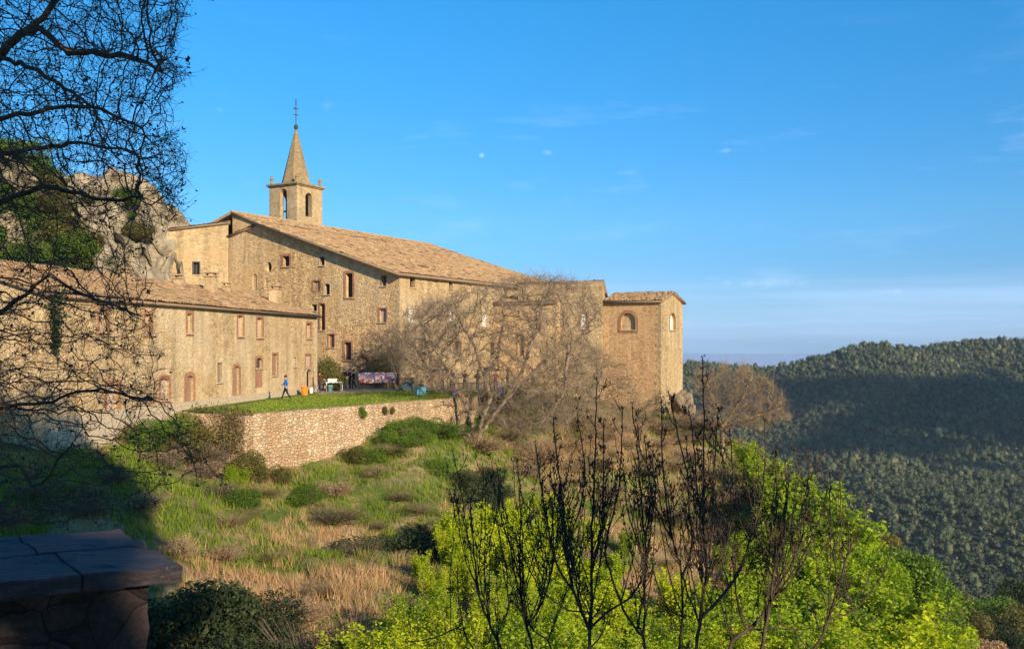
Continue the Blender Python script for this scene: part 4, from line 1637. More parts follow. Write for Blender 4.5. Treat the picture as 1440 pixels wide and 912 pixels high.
sapling('leftmost budding sapling in the foreground, its thin shoots well spread', 735, 9.3, [
    ([(705, 912), (690, 880), (673, 835), (668, 790), (663, 740), (661, 700)], .016, .8),
    ([(748, 912), (741, 880), (733, 835), (731, 780), (733, 710)], .018, .9),
    ([(775, 912), (750, 885), (735, 860), (715, 838), (712, 790)], .012, .6),
    ([(668, 912), (655, 892), (646, 850), (643, 800)], .010, .6),
    ([(640, 880), (600, 902), (570, 905)], .008, .4),
    ([(700, 905), (715, 850), (708, 805), (706, 770)], .010, .9),
    ([(741, 880), (760, 850), (775, 800), (778, 750), (775, 700)], .010, .7)], 3)
sapling('tall budding sapling whose leader rises highest before the brown bank', 830, 8.8, [
    ([(828, 912), (831, 860), (832, 800), (833, 740), (836, 680), (838, 600), (839, 532)], .030, 1.0),
    ([(829, 890), (808, 835), (797, 770), (791, 700), (784, 650), (779, 590)], .018, 1.0),
    ([(832, 885), (855, 862), (878, 848), (898, 828), (905, 790), (884, 720), (878, 660)], .013, .6),
    ([(808, 835), (782, 790), (770, 735), (762, 690), (752, 620)], .012, .9),
    ([(832, 800), (848, 745), (850, 690), (850, 640), (850, 592)], .012, .9),
    ([(797, 770), (812, 720), (822, 670), (817, 620), (812, 585)], .010, .8),
    ([(831, 860), (800, 862), (770, 842), (756, 812)], .009, .5)], 4)
sapling('budding sapling in the foreground with two close trunks and a dense dark head', 945, 9.0, [
    ([(908, 912), (907, 870), (906, 820), (908, 770), (903, 720), (897, 640), (889, 568)], .024, 1.0),
    ([(905, 895), (878, 858), (858, 803), (851, 770), (866, 712), (874, 650), (876, 575)], .014, .9),
    ([(956, 912), (960, 865), (958, 800), (946, 760), (936, 700), (931, 640), (930, 560)], .022, 1.0),
    ([(958, 810), (968, 770), (966, 710), (962, 660), (950, 610), (937, 550)], .014, 1.0),
    ([(908, 770), (922, 720), (930, 690), (908, 640), (903, 600)], .011, .9),
    ([(960, 865), (935, 850), (922, 815), (915, 780)], .009, .6),
    ([(946, 760), (930, 730), (915, 690), (906, 615)], .010, .9)], 5)
sapling('budding sapling in the foreground with a straight pole rising past the tower foot', 990, 8.5, [
    ([(979, 912), (983, 880), (986, 855), (993, 815), (994, 795), (989, 740), (989, 660), (990, 580), (988, 502)], .028, .75),
    ([(986, 862), (1018, 832), (1040, 795), (1055, 750), (1068, 705), (1074, 650), (1074, 590)], .018, .9),
    ([(994, 800), (1022, 788), (1040, 770), (1060, 748)], .012, .6),
    ([(994, 795), (1000, 750), (1001, 690), (1003, 640), (1008, 580)], .014, 1.0),
    ([(989, 740), (978, 700), (975, 650), (970, 600), (964, 572)], .010, .9),
    ([(983, 880), (970, 840), (962, 815)], .010, .6),
    ([(993, 815), (1013, 770), (1027, 720), (1028, 660), (1022, 605)], .011, .9)], 6)
sapling('rightmost budding sapling in the foreground leaning out towards the valley', 1075, 9.2, [
    ([(1025, 912), (1050, 886), (1078, 858), (1088, 835), (1104, 808), (1124, 770), (1133, 720), (1138, 640)], .024, .9),
    ([(1072, 912), (1078, 872), (1085, 830), (1090, 780), (1092, 700), (1091, 630)], .020, .8),
    ([(1145, 912), (1163, 872), (1178, 825), (1193, 775), (1193, 735), (1189, 712)], .018, .9),
    ([(1048, 890), (1090, 886), (1140, 888), (1175, 880)], .010, .5),
    ([(1088, 850), (1130, 800), (1160, 740), (1172, 690)], .010, .9),
    ([(1163, 872), (1205, 850), (1240, 800), (1252, 765)], .009, .8),
    ([(1050, 886), (1035, 840), (1030, 770), (1040, 690)], .011, .9),
    ([(1178, 825), (1190, 845), (1212, 820), (1224, 795)], .009, .8),
    ([(1124, 770), (1150, 788), (1160, 772), (1168, 765)], .008, .8),
    ([(1088, 835), (1112, 832), (1135, 800), (1150, 765)], .010, .8)], 8)

# ------------------------------------------------------------------ bare trees by the terrace
CENTP = [(555, 520), (560, 470), (590, 425), (640, 405), (690, 395), (740, 382), (790, 385), (835, 402), (848, 440), (832, 470), (850, 500), (845, 560), (812, 590), (770, 612), (720, 610), (680, 590), (640, 560), (600, 545)]


def bare_tree(label, base, limbs, poly, n, Y0, Y1, seed, mat, tip=.014, step=.42, kill=.55, infl=4.0, name='bare_tree', trop=(0, 0, 0.02), rmax=.2, group=None, jit=.35):
    rng = np.random.default_rng(seed)
    b = P(*base)
    bz = max(tz(b.x, b.y), LAWN_Z if sheltered(b.x, b.y) else -99)
    b0 = (b.x, b.y, bz - .25)
    L = [([b0] + PP(*limbs[0][0]), None, 0)] + [(PP(*q), p, i) for q, p, i in limbs[1:]]
    L = [(a, p, i) if p is None else ([L[p][0][i]] + a, p, i) for a, p, i in L]
    att = px_cloud(poly, n, Y0, Y1, rng)
    N, par = colonize(L, att, step, kill, infl, 80, rng, trop, jit)
    V, F, r, tips = branch_mesh(N, par, tip, 2.3, rmax, 3, 6, .05)
    V, F = merge([(V, F), twiglets(N, par, r, tip * 3.2, 3, step * 1.5, tip * .58, rng)[0]])
    o = thing(name, label, 'tree', (b.x, b.y, bz), group=group)
    np_mesh('branches', V, F, mat, o)
    return o


bare_tree('spreading many branched bare tree by the terrace wall, hiding much of the long facade', (668, 612, 64.5), [
    ([(662, 585, 64.5), (648, 556, 65), (628, 520, 65.5), (606, 478, 66), (590, 450, 66)], None, 0),
    ([(690, 560, 65), (682, 530, 66), (664, 480, 67), (640, 440, 68), (622, 425, 68)], 0, 0),
    ([(712, 560, 66), (735, 520, 66), (752, 470, 66.5), (765, 420, 66.5), (770, 395, 67)], 0, 0),
    ([(772, 502, 66), (800, 484, 66), (832, 465, 66), (848, 455, 66)], 2, 1),
    ([(700, 500, 68), (708, 450, 69), (705, 405, 70)], 1, 2),
    ([(600, 520, 67), (570, 505, 68)], 0, 3),
    ([(795, 548, 64), (830, 545, 64)], 3, 2)], CENTP, 4300, 60.5, 72, 21, M['bark_grey'], .0125, .30, .34, rmax=.14)
bare_tree('smaller bare tree standing beside the stalls before the hall corner', (612, 549, 74), [
    ([(608, 530, 74), (604, 500, 74), (596, 470, 74), (588, 440, 74)], None, 0),
    ([(585, 490, 74.5), (562, 475, 75)], 0, 1),
    ([(618, 480, 74), (630, 455, 73)], 0, 2)],
    [(520, 500), (540, 470), (575, 430), (610, 415), (645, 430), (650, 480), (630, 520), (590, 525), (550, 520)], 1000, 71, 77, 22, M['bark_grey'], .013, .34, .4)
bare_tree('pale bare tree with fine twigs below the corner tower front', (800, 640, 74), [
    ([(797, 600, 74), (790, 560, 74), (780, 520, 75)], None, 0),
    ([(820, 570, 73), (838, 540, 73), (850, 515, 73)], 0, 1),
    ([(770, 580, 75), (745, 555, 75)], 0, 1)],
    [(735, 540), (780, 500), (850, 490), (890, 520), (905, 560), (895, 610), (850, 640), (790, 640), (740, 610)], 2200, 69, 79, 23, M['bark_tan'], .0125, .34, .4)
bare_tree('rounded bare shrubby tree on the slope just right of the corner tower', (1018, 618, 83), [
    ([(1015, 600, 83), (1005, 570, 83), (995, 540, 83)], None, 0),
    ([(1030, 580, 82.5), (1048, 550, 82), (1058, 525, 82)], 0, 1),
    ([(1045, 592, 82), (1075, 580, 82), (1098, 574, 82)], 0, 1)],
    [(972, 540), (985, 512), (1000, 526), (1018, 505), (1030, 518), (1052, 508), (1062, 526), (1088, 530), (1090, 548), (1112, 562), (1102, 574), (1116, 588), (1086, 594), (1072, 608), (1040, 598), (1020, 612), (1000, 600), (978, 588), (985, 566)], 1700, 78, 88, 24, M['bark_tan'], .0135, .32, .36, jit=.25, trop=(.12, 0, -.02))
bare_tree('reddish bare tree against the hall gable behind the stalls', (562, 543, 82.2), [
    ([(560, 525, 82), (552, 500, 81.8), (538, 480, 81.5)], None, 0),
    ([(565, 505, 81.5), (570, 485, 81)], 0, 1)],
    [(500, 490), (515, 465), (545, 455), (575, 470), (585, 500), (565, 520), (520, 520)], 380, 80.6, 83, 25, M['bark_mid'], .016, .36, .42)


# ------------------------------------------------------------------ leafy shrub prototypes (local, about 1 m high before scaling)
def proto_shrub(seed, nst, leaves, leaf, spread, upright=True, h=4.0):
    rng = np.random.default_rng(seed)
    A, B, ra, rb, C = [], [], [], [], []
    for s in range(nst):
        a = rng.uniform(0, 2 * math.pi)
        lean = rng.uniform(.05, spread)
        L = h * rng.uniform(.55, 1.0)
        p = Vector((0, 0, 0))
        d = Vector((math.cos(a) * lean, math.sin(a) * lean, 1)).normalized()
        n = 9
        pts = [p]
        for i in range(n):
            d = (d + Vector((0, 0, .05 if upright else -.02)) + Vector(rng.normal(size=3)) * .06).normalized()
            pts.append(pts[-1] + d * L / n)
        r0 = .05 * L / 4
        for i in range(n):
            A.append(tuple(pts[i])); B.append(tuple(pts[i + 1]))
            ra.append(r0 * (1 - i / n) + .006); rb.append(r0 * (1 - (i + 1) / n) + .006)
        for i in range(2, n + 1):
            for q in range(3 if i < n else 1):
                a2 = rng.uniform(0, 2 * math.pi)
                l2 = L * rng.uniform(.06, .16) * (1.3 - i / n)
                e = pts[i] + Vector((math.cos(a2) * l2, math.sin(a2) * l2, l2 * 1.1))
                A.append(tuple(pts[i])); B.append(tuple(e)); ra.append(.010); rb.append(.004)
                m = int(leaves * rng.uniform(.5, 1.4))
                tt = rng.uniform(.3, 1.1, m)[:, None]
                c = np.array(pts[i]) * (1 - tt) + np.array(e) * tt + rng.normal(size=(m, 3)) * .09
                C.append(c)
    C = np.concatenate(C)
    C = C[C[:, 2] > .1]
    Vs, Fs = tubes(A, B, ra, rb, 4)
    Vl, Fl = leaf_quads(C, leaf, rng, .5, .6)
    return (Vs, Fs), (Vl, Fl)


def proto_bush(seed, n, leaf, lobes, twigs=60):
    rng = np.random.default_rng(seed)
    C = clump_points(rng, n, lobes)
    C = C[C[:, 2] > -.05]
    Vl, Fl = leaf_quads(C, leaf, rng, .2, .6)
    e = clump_points(rng, twigs, lobes)
    e[:, 2] = np.abs(e[:, 2])
    mid = e * np.array([.45, .45, .5]) + rng.normal(size=e.shape) * .05
    z0 = np.zeros_like(e)
    A = np.concatenate([z0, mid]); B = np.concatenate([mid, e * 1.04])
    o = np.ones(len(e))
    Vs, Fs = tubes(A, B, np.concatenate([o * .022, o * .013]), np.concatenate([o * .013, o * .005]), 4)
    return (Vs, Fs), (Vl, Fl)


def rand_lobes(seed, k, rx, rz):
    rng = np.random.default_rng(seed)
    out = [(0, 0, rz * .8, rx * .8, rx * .8, rz * .8)]
    for i in range(k):
        a = rng.uniform(0, 2 * math.pi)
        d = rng.uniform(.3, .75) * rx
        s = rng.uniform(.3, .6)
        out.append((math.cos(a) * d, math.sin(a) * d, rz * rng.uniform(.4, 1.4), rx * s, rx * s, rz * s * rng.uniform(.7, 1.1)))
    return out


PM = {}
for i, sd in enumerate((31, 32, 33)):
    PM['up%d' % i] = (proto_shrub(sd, 20, 24, .14, .40), 4.0)
for i, sd in enumerate((34, 35)):
    PM['near%d' % i] = (proto_shrub(sd, 22, 38, .09, .42), 4.0)
for i, sd in enumerate((41, 42, 43)):
    PM['bush%d' % i] = (proto_bush(sd, 6500, .115, rand_lobes(sd, 7, 1.6, 1.3)), 2.6)
for i, sd in enumerate((51, 52)):
    PM['tree%d' % i] = (proto_bush(sd, 9000, .17, [(a, b_, c + 2.2, d_, e_, f_) for a, b_, c, d_, e_, f_ in rand_lobes(sd, 9, 2.2, 1.9)], 90), 5.6)
for i, sd in enumerate((61, 62)):
    PM['twig%d' % i] = (proto_bush(sd, 1500, .08, rand_lobes(sd, 6, 1.5, 1.0), 420), 2.0)
MESH = {}


def shrub_mesh(kind, stem, leaf):
    key = (kind, stem, leaf)
    if key not in MESH:
        (Vs, Fs), (Vl, Fl) = PM[kind][0]
        out = []
        for nm, V_, F_, mt in (('stems', Vs, Fs, stem), ('foliage', Vl, Fl, leaf)):
            o = np_mesh(nm, V_, F_, M[mt])
            out.append((nm, o.data))
            bpy.data.objects.remove(o)
        MESH[key] = out
    return MESH[key]


def plant(name, cat, label, kind, leaf, x, y, height, widthf=1.0, group=None, stem='bark_mid', z=None, seed=None):
    rz = random.uniform(0, 6.28)
    g0 = tz(x, y) if z is None else z
    o = thing(name, label, cat, (x, y, g0 - .05), rz, group)
    s = height / PM[kind][1]
    o.scale = (s * widthf, s * widthf, s)
    for nm, me in shrub_mesh(kind, stem, leaf):
        c = bpy.data.objects.new(nm, me)
        COL.objects.link(c)
        c.parent = o
    return o


def plant_px(name, cat, label, kind, leaf, px, pytop, Y, widthf=1.0, group=None, stem='bark_mid', hmin=.8, hmax=9):
    p = P(px, pytop, Y)
    hgt = p.z - tz(p.x, p.y)
    hgt = min(hmax, max(hmin, hgt))
    return plant(name, cat, label, kind, leaf, p.x, p.y, hgt, widthf, group, stem)


# spring shrubs of the lower slope: (column, top row, depth, colour, width factor)
SPR = [(592, 772, 37, 'y', .6), (628, 735, 40, 'y', .55), (648, 704, 43, 'y', .6), (690, 706, 44, 'y', .6), (722, 700, 47, 'y', .6), (668, 742, 38, 'y', .7), (760, 722, 44, 'y', .6), (742, 760, 39, 'y', .7),
       (800, 745, 44, 'l', .7), (700, 800, 33, 'l', .7), (622, 815, 31, 'l', .7), (752, 815, 33, 'l', .7), (800, 838, 31, 'y', .8), (862, 812, 37, 'y', .7), 
       (930, 852, 33, 'l', .8), (872, 872, 29, 'l', .8), (705, 868, 27, 'l', .8), (655, 862, 27, 'y', .7), (548, 862, 27, 'y', .9), (512, 874, 26, 'y', .9), (590, 875, 25.5, 'y', .9), (1002, 812, 41, 'y', .8),
       (1062, 640, 70, 'l', .7), (1082, 690, 61, 'y', .7), (1126, 690, 58, 'l', .8), (1152, 694, 56, 'l', .8), (1100, 765, 48, 'l', .9), (1052, 790, 43, 'l', .8), (1158, 765, 48, 'l', .9), (1140, 740, 52, 'l', .8),
       (1212, 812, 42, 'l', .9), (1178, 838, 39, 'g', .9), (1245, 826, 42, 'y', 1.0), (1212, 852, 37, 'y', 1.0), (1275, 850, 41, 'y', 1.0), (1100, 862, 33, 'l', .9), (1015, 872, 31, 'y', .8), (1042, 720, 62, 'l', .7),
       (1080, 830, 38, 'l', .9), (1150, 872, 33, 'l', 1.0), (1250, 888, 34, 'y', 1.0), (1310, 886, 38, 'l', 1.0), (770, 880, 26.5, 'l', .8), (1135, 812, 42, 'l', .9),        (880, 740, 50, 'l', .7), (780, 705, 50, 'y', .6), (705, 735, 41, 'y', .8), (650, 770, 35, 'y', .8), (610, 790, 34, 'y', .7), (575, 830, 29, 'l', .7),
       (730, 790, 36, 'y', .8), (780, 800, 36, 'l', .8), (835, 790, 40, 'l', .8), (890, 830, 37, 'y', .8), (940, 880, 30, 'l', .9), (985, 850, 34, 'l', .9), (1030, 840, 37, 'l', .9), (1015, 760, 52, 'l', .8), (1045, 745, 55, 'l', .8), (1075, 735, 56, 'l', .8),
       (1085, 790, 45, 'y', .8), (1060, 870, 33, 'y', .9), (1125, 845, 38, 'l', .9), (1190, 790, 46, 'l', .9), (1180, 875, 34, 'l', .9), (1290, 820, 46, 'l', .9), (1062, 665, 70, 'l', .8), (1052, 618, 76, 'l', .9), (1078, 640, 71, 'l', 1.1), (1098, 660, 67, 'l', 1.1), (1122, 668, 63, 'l', 1.2), (1148, 682, 59, 'l', 1.2), (1172, 712, 55, 'l', 1.1), (1058, 650, 72, 'y', .9), (1035, 665, 72, 'l', .8), (1112, 700, 59, 'y', 1.0), (690, 712, 44, 'y', .8), (640, 715, 42, 'y', .8), (760, 735, 44, 'l', .9), (800, 775, 40, 'y', .9), (1100, 720, 56, 'l', .8), (825, 875, 28, 'l', .8), (740, 850, 29.5, 'l', .8), (680, 830, 31, 'y', .8), (1040, 690, 70, 'l', .7), (1210, 885, 34, 'y', .9), (832, 722, 49, 'y', .8), (795, 708, 50, 'y', .8), (770, 690, 54, 'y', .7), (905, 745, 52, 'l', .7), (860, 770, 44, 'l', .8), (948, 800, 42, 'y', .7)]
LAB = {'y': ('yellow leaved spring shrub on the lower slope behind the dark saplings', 'yellow spring shrubs on the lower slope'),
       'l': ('lime green spring shrub on the lower slope behind the dark saplings', 'lime green spring shrubs on the lower slope'),
       'g': ('mid green shrub on the lower slope behind the dark saplings', 'mid green shrubs on the lower slope')}
LM = {'y': 'leaf_yellow', 'l': 'leaf_lime', 'g': 'leaf_green'}
for i, (px, py, Y, k, wf) in enumerate(SPR):
    plant_px('spring_shrub', 'shrub', LAB[k][0], ('up%d' % (i % 3) if Y > 35 else 'near%d' % (i % 2)), LM[k], px, py, Y, wf * 1.6, LAB[k][1], 'bark_mid', 1.2)
# rounder trees on the right hand edge of the spur
for i, (px, py, Y, lf, wf, lab) in enumerate([
        (1200, 735, 55, 'leaf_lime', .9, 'round lime green tree at the crest of the spur, second highest on the skyline'),
        (1262, 758, 54, 'leaf_green', 1.0, 'mid green round tree on the outer edge of the spur before the wooded valley'),
        (1298, 790, 52, 'leaf_green', .9, 'green round tree lower down the outer edge of the spur'),
        (1330, 868, 48, 'leaf_lime', .8, 'small lime green tree lowest on the outer edge of the spur'),
        (1222, 765, 50, 'leaf_lime', .9, 'lime green tree between the spur crest and the yellow shrubs'),
        (1238, 735, 57, 'leaf_olive', .6, 'thin olive brown tree poking out at the spur crest')]):
    plant_px('leafy_tree', 'tree', lab, 'tree%d' % (i % 2), lf, px, py, Y, wf, None, 'bark_mid', 2.0)
for i, (px, py, Y, lf, wf, lab) in enumerate([
        (1390, 812, 118, 'leaf_green', 1.0, 'bright green tree standing out from the valley wood at lower right'),
        (1345, 800, 125, 'leaf_olive', .9, 'olive brown tree in the valley wood left of the bright green one'),
        (1432, 842, 112, 'leaf_olive', 1.0, 'olive tree at the right edge of the frame in the valley'),
        (1370, 850, 108, 'leaf_olive', .9, 'low olive tree below the bright green valley tree'),
        (1420, 880, 100, 'leaf_dark', 1.0, 'dark tree in the lower right corner of the valley'),
        (1380, 892, 92, 'leaf_brown', .9, 'leafless brown tree in the valley at the bottom edge'),
        (1325, 825, 110, 'leaf_brown', .8, 'brownish tree rising behind the outer edge of the spur'),
        (1442, 800, 128, 'leaf_dark', 1.0, 'dark crown at the right edge above the olive tree')]):
    plant_px('valley_tree', 'tree', lab, 'tree%d' % (i % 2), lf, px, py, Y, wf, None, 'bark_mid', 3.0, 10)

# bushes near the house, on the wall and on the slope
for i, (px, py, Y, kd, lf, wf, lab) in enumerate([
        (205, 580, 49, 'bush0', 'leaf_green', 1.0, 'green bush under the low house, left of the wall corner'),
        (245, 575, 51, 'bush1', 'leaf_green', 1.0, 'bright green bush against the low house beside the wall corner'),
        (280, 580, 52.5, 'bush2', 'leaf_dark', .9, 'dark green bush at the top of the return wall'),
        (165, 592, 48, 'bush2', 'leaf_olive', 1.0, 'olive bush below the low house behind the hanging twigs'),
        (268, 612, 50, 'twig0', 'leaf_olive', 1.2, 'thorny brown and green bush covering the foot of the return wall'),
        (232, 628, 47.5, 'twig1', 'leaf_brown', 1.2, 'dry brown bush on the bank left of the wall'),
        (290, 640, 48.5, 'twig0', 'leaf_brown', 1.0, 'dry scrub against the foot of the return wall'),
        (272, 584, 51.0, 'bush1', 'leaf_olive', 1.3, 'tall olive bush hiding the left end of the return wall'),
        (296, 602, 50.2, 'twig1', 'leaf_olive', 1.2, 'thorny olive bush left of the dry creeper'),
        (345, 625, 49.6, 'bush0', 'leaf_olive', .8, 'olive yellow creeper bush right under the dry creeper'),
        (362, 640, 49.6, 'bush0', 'leaf_olive', .8, 'yellowish climbing bush at the foot of the wall corner'),
        (335, 662, 48.6, 'bush1', 'leaf_lime', .8, 'pale green plant left of the wall corner foot'),
        (395, 655, 50.2, 'bush2', 'leaf_olive', .8, 'olive plant at the wall foot right of the corner'),
        (660, 618, 63, 'bush1', 'leaf_dark', 1.0, 'dark evergreen bush at the foot of the bare tree'),
        (640, 640, 60.5, 'bush0', 'leaf_dark', .9, 'low dark bush below the right end of the wall'),
        (690, 650, 58, 'bush2', 'leaf_dark', .8, 'dark shaded bush right of the green mound'),
        (575, 612, 60, 'bush0', 'leaf_green', 1.1, 'green mound of plants against the terrace wall'),
        (600, 618, 58.5, 'bush2', 'leaf_green', 1.2, 'vivid green mound below the terrace wall'),
        (545, 635, 57, 'bush1', 'leaf_green', 1.0, 'low green plants at the wall foot left of the mound'),
        (500, 652, 55, 'bush1', 'leaf_olive', 1.0, 'olive green plants at the middle of the wall foot'),
        (560, 622, 58.5, 'bush2', 'leaf_green', 1.3, 'broad green bush at the left of the green mound'),
        (622, 628, 58.8, 'bush1', 'leaf_green', 1.3, 'broad green bush at the right of the green mound'),
        (585, 640, 56.5, 'bush0', 'leaf_green', 1.4, 'green bush at the front of the green mound'),
        (612, 650, 55.5, 'bush2', 'leaf_green', 1.3, 'lower green bush at the front right of the mound'),
        (520, 650, 55, 'bush2', 'leaf_green', 1.2, 'green plants spilling down left of the mound'),
        (645, 655, 56.5, 'bush1', 'leaf_dark', 1.3, 'dark bush standing in for shadow in the gully right of the mound'),  # dark leaves added to paint the shadowed gap beside the mound
        (668, 668, 55, 'bush0', 'leaf_dark', 1.3, 'dark bush standing in for shadow lower in the gully right of the mound'),
        (430, 690, 49, 'bush0', 'leaf_green', 1.3, 'green bush in the middle of the slope below the wall'),
        (470, 700, 48, 'twig0', 'leaf_olive', 1.3, 'olive thicket in the middle of the slope below the wall'),
        (345, 700, 46, 'bush1', 'leaf_green', 1.2, 'green bush on the slope below the wall corner'),
        (310, 690, 46, 'twig1', 'leaf_lime', 1.2, 'pale lime scrub on the slope left below the wall corner'),
        (560, 735, 45, 'bush1', 'leaf_dark', 1.3, 'dark bush standing in for shadow in the hollow left of the yellow shrubs'),  # dark leaves added to paint the deep shadow of the hollow
        (520, 752, 43, 'bush2', 'leaf_dark', 1.2, 'dark bush standing in for shadow at the left end of the hollow'),
        (300, 808, 31, 'bush2', 'leaf_dark', 1.1, 'dark shaded evergreen shrub right of the parapet'),
        (355, 828, 30, 'bush1', 'leaf_dark', 1.0, 'dark shaded shrub at the middle of the bottom left'),
        (265, 800, 29, 'bush0', 'leaf_dark', 1.0, 'dark shrub touching the side of the parapet in view'),
        (330, 872, 27, 'bush0', 'leaf_dark', 1.1, 'lowest dark shrub by the bottom edge right of the parapet'),
        (432, 852, 27.5, 'twig1', 'leaf_dark', 1.0, 'small dark spiny shrub reaching over the dry grass'),
        (420, 885, 26, 'bush2', 'leaf_dark', .8, 'small dark shrub at the bottom beside the yellow shrubs'),
        (590, 728, 47, 'bush2', 'leaf_dark', .9, 'dark bush standing in for shadow in the hollow above the yellow shrubs'),  # dark foliage put in as shadow of the hollow
        (540, 742, 44, 'bush0', 'leaf_dark', .8, 'low dark bush standing in for shadow in the hollow on the slope'),
        (505, 760, 42, 'twig1', 'leaf_olive', 1.0, 'olive scrub left of the hollow on the slope')]):
    plant_px('bush', 'bush', lab, kd, lf, px, py, Y, wf * 1.15, None, 'bark_mid', 1.25 if py > 600 else .8, 3.2)

# dry and green scrub scattered over the slope
rs_ = random.Random(5)
cnt = 0
SPOT = []
for _ in range(900):
    x, y = rs_.uniform(-20, 24), rs_.uniform(26, 92)
    d = (x - WA.x) * WN.x + (y - WA.y) * WN.y
    if d < 2.2 or d > 30 or math.hypot(x, y) < 24 or abs(x / y) > .55:
        continue
    if any((x - a) ** 2 + (y - b) ** 2 < 3.0 for a, b in SPOT):
        continue
    SPOT.append((x, y))
    cnt += 1
    if cnt > 190:
        break
for x, y in SPOT:
    v = fbm(x, y, .07, 8.8)
    px_ = CX + FPX * x / y
    if px_ > 720:
        lf = 'leaf_brown' if v > -.15 else 'leaf_olive'
    else:
        lf = 'leaf_brown' if v > .2 else ('leaf_olive' if v > .02 else 'leaf_green')
    hgt = rs_.uniform(.5, 1.1) * (1.5 if y > 60 else 1.0)
    lab = {'leaf_brown': 'dry brown scrub bush on the open slope below the terrace', 'leaf_olive': 'olive scrub bush on the open slope below the terrace', 'leaf_green': 'small green bush on the open slope below the terrace'}[lf]
    plant('scrub_bush', 'bush', lab, 'twig%d' % rs_.randint(0, 1), lf, x, y, hgt, rs_.uniform(1.2, 2.3), {'leaf_brown': 'dry scrub on the slope', 'leaf_olive': 'olive scrub on the slope', 'leaf_green': 'green scrub on the slope'}[lf], 'bark_tan')


# bare bushes on the bank under the corner tower
for i, (px, py, Y, st, wf, lab) in enumerate([
        (720, 598, 67, 'bark_tan', 1.2, 'bare tangled bush at the end of the terrace wall'),
        (758, 605, 66, 'bark_grey', 1.2, 'grey bare bush right of the big bare tree trunks'),
        (850, 592, 78, 'bark_tan', 1.2, 'tan bare bush below the middle of the tower front'),
        (890, 588, 82, 'bark_tan', 1.2, 'bare bush close under the tower front, right part'),
        (925, 600, 84, 'bark_mid', 1.1, 'brown bare bush at the tower corner foot'),
        (975, 588, 88, 'bark_mid', 1.0, 'brown bush on the red bank right of the tower foot'),
        (960, 630, 80, 'bark_mid', 1.2, 'reddish brown bush on the bare bank below the tower'),
        (740, 640, 62, 'bark_mid', 1.2, 'brown bush on the bank below the bare tree'),
        (860, 640, 72, 'bark_tan', 1.2, 'straw coloured bush on the bank behind the tall sapling'),
        (920, 660, 70, 'bark_tan', 1.2, 'dry bush on the bank between two saplings')]):
    plant_px('bare_bush', 'bush', lab, 'twig%d' % (i % 2), 'leaf_brown', px, py, Y, wf, None, st, 1.0, 3.5)
# climbers at the house
plant('climber', 'climbing plant', 'green and straw climbing shrub at the end of the low house', 'bush1', 'leaf_olive', *P(463, 548, 77.5).xy, 3.2, .75, None, 'bark_tan', LAWN_Z)
plant('laurel_bush', 'bush', 'dark green bush growing beside the climbing shrub', 'bush0', 'leaf_green', *P(471, 540, 78).xy, 2.2, .6, None, 'bark_mid', LAWN_Z)
plant('evergreen_bush', 'bush', 'dark evergreen against the hall behind the red and white stall', 'bush2', 'leaf_olive', *P(533, 540, 83.2).xy, 3.6, .6, None, 'bark_mid', LAWN_Z)

# ------------------------------------------------------------------ greenery on the crag
rs_ = random.Random(9)
for i in range(210):
    a, b = rs_.randint(14, nu - 10), rs_.randint(28, nv + 4)
    x, y, z = crag_pts[a, b]
    if CX + FPX * x / y > 236 or (CX + FPX * x / y > 120 and rs_.random() < .45):
        continue
    lf = rs_.choice(['leaf_green', 'leaf_olive', 'leaf_olive'])
    if CX + FPX * x / y < 70:
        lf = 'leaf_green'
    o = plant('crag_bush', 'bush', {'leaf_green': 'green bush growing on the crag behind the bare tree', 'leaf_olive': 'olive bush growing on the crag behind the bare tree', 'leaf_dark': 'dark bush growing on the crag behind the bare tree'}[lf],
              'bush%d' % rs_.randint(0, 2), lf, x, y - .3, rs_.uniform(.8, 2.6) * (1.5 if CX + FPX * x / y < 120 else .85), rs_.uniform(.9, 1.7), {'leaf_green': 'green bushes on the crag', 'leaf_olive': 'olive bushes on the crag', 'leaf_dark': 'dark bushes on the crag'}[lf], 'bark_mid', z - .4)
# ivy hanging at the end of the low house
rng = np.random.default_rng(77)
iv = AO + AU * 33.6 + AN * .25
nn = 700
zz = rng.uniform(0, 1, nn)
C = np.stack([iv.x + rng.normal(size=nn) * .28 * (1 - zz * .75), iv.y + rng.normal(size=nn) * .28 * (1 - zz * .75), 2.6 - zz * 2.9], -1)
V, F = leaf_quads(C, .17, rng)
ivy = thing('hanging_ivy', 'dark ivy hanging down from the eave at the left end of the low house', 'ivy', iv + UP * LAWN_Z)
np_mesh('foliage', V, F, M['leaf_dark'], ivy)
V, F = tubes([tuple(iv + UP * 2.6)] * 2, [tuple(iv + UP * .2), tuple(iv + Vector((.1, .1, -1)))], [.03] * 2, [.015] * 2, 5)
np_mesh('stems', V, F, M['bark_mid'], ivy)
# plants rooted in the terrace wall
for i, (px, py, zw, s, lf, lab) in enumerate([
        (507, 578, 0, .55, 'leaf_green', 'green tuft rooted in the top of the terrace wall'),
        (539, 574, 0, .4, 'leaf_olive', 'small olive tuft in the terrace wall, left of two'),
        (549, 574, 0, .35, 'leaf_olive', 'small olive tuft in the terrace wall, right of two')]):
    fw = Facade(WA, WDIR, WN)
    tt, zz_ = fw.at(px, py)
    q = fw.w(tt, zz_ - .35 * s - .2, .16)
    plant('wall_plant', 'plant', lab, 'bush%d' % i, lf, q.x, q.y, s * 1.6, .6, None, 'bark_mid', q.z)
rng = np.random.default_rng(78)
nn = 5200
fr_ = (WR - WA)
rnn = Vector((fr_.normalized().y, -fr_.normalized().x, 0))
if rnn.y > 0:
    rnn = -rnn
zz = rng.uniform(0, 1, nn) ** .8
tt = np.clip(rng.normal(.2, .1, nn), 0, .45)
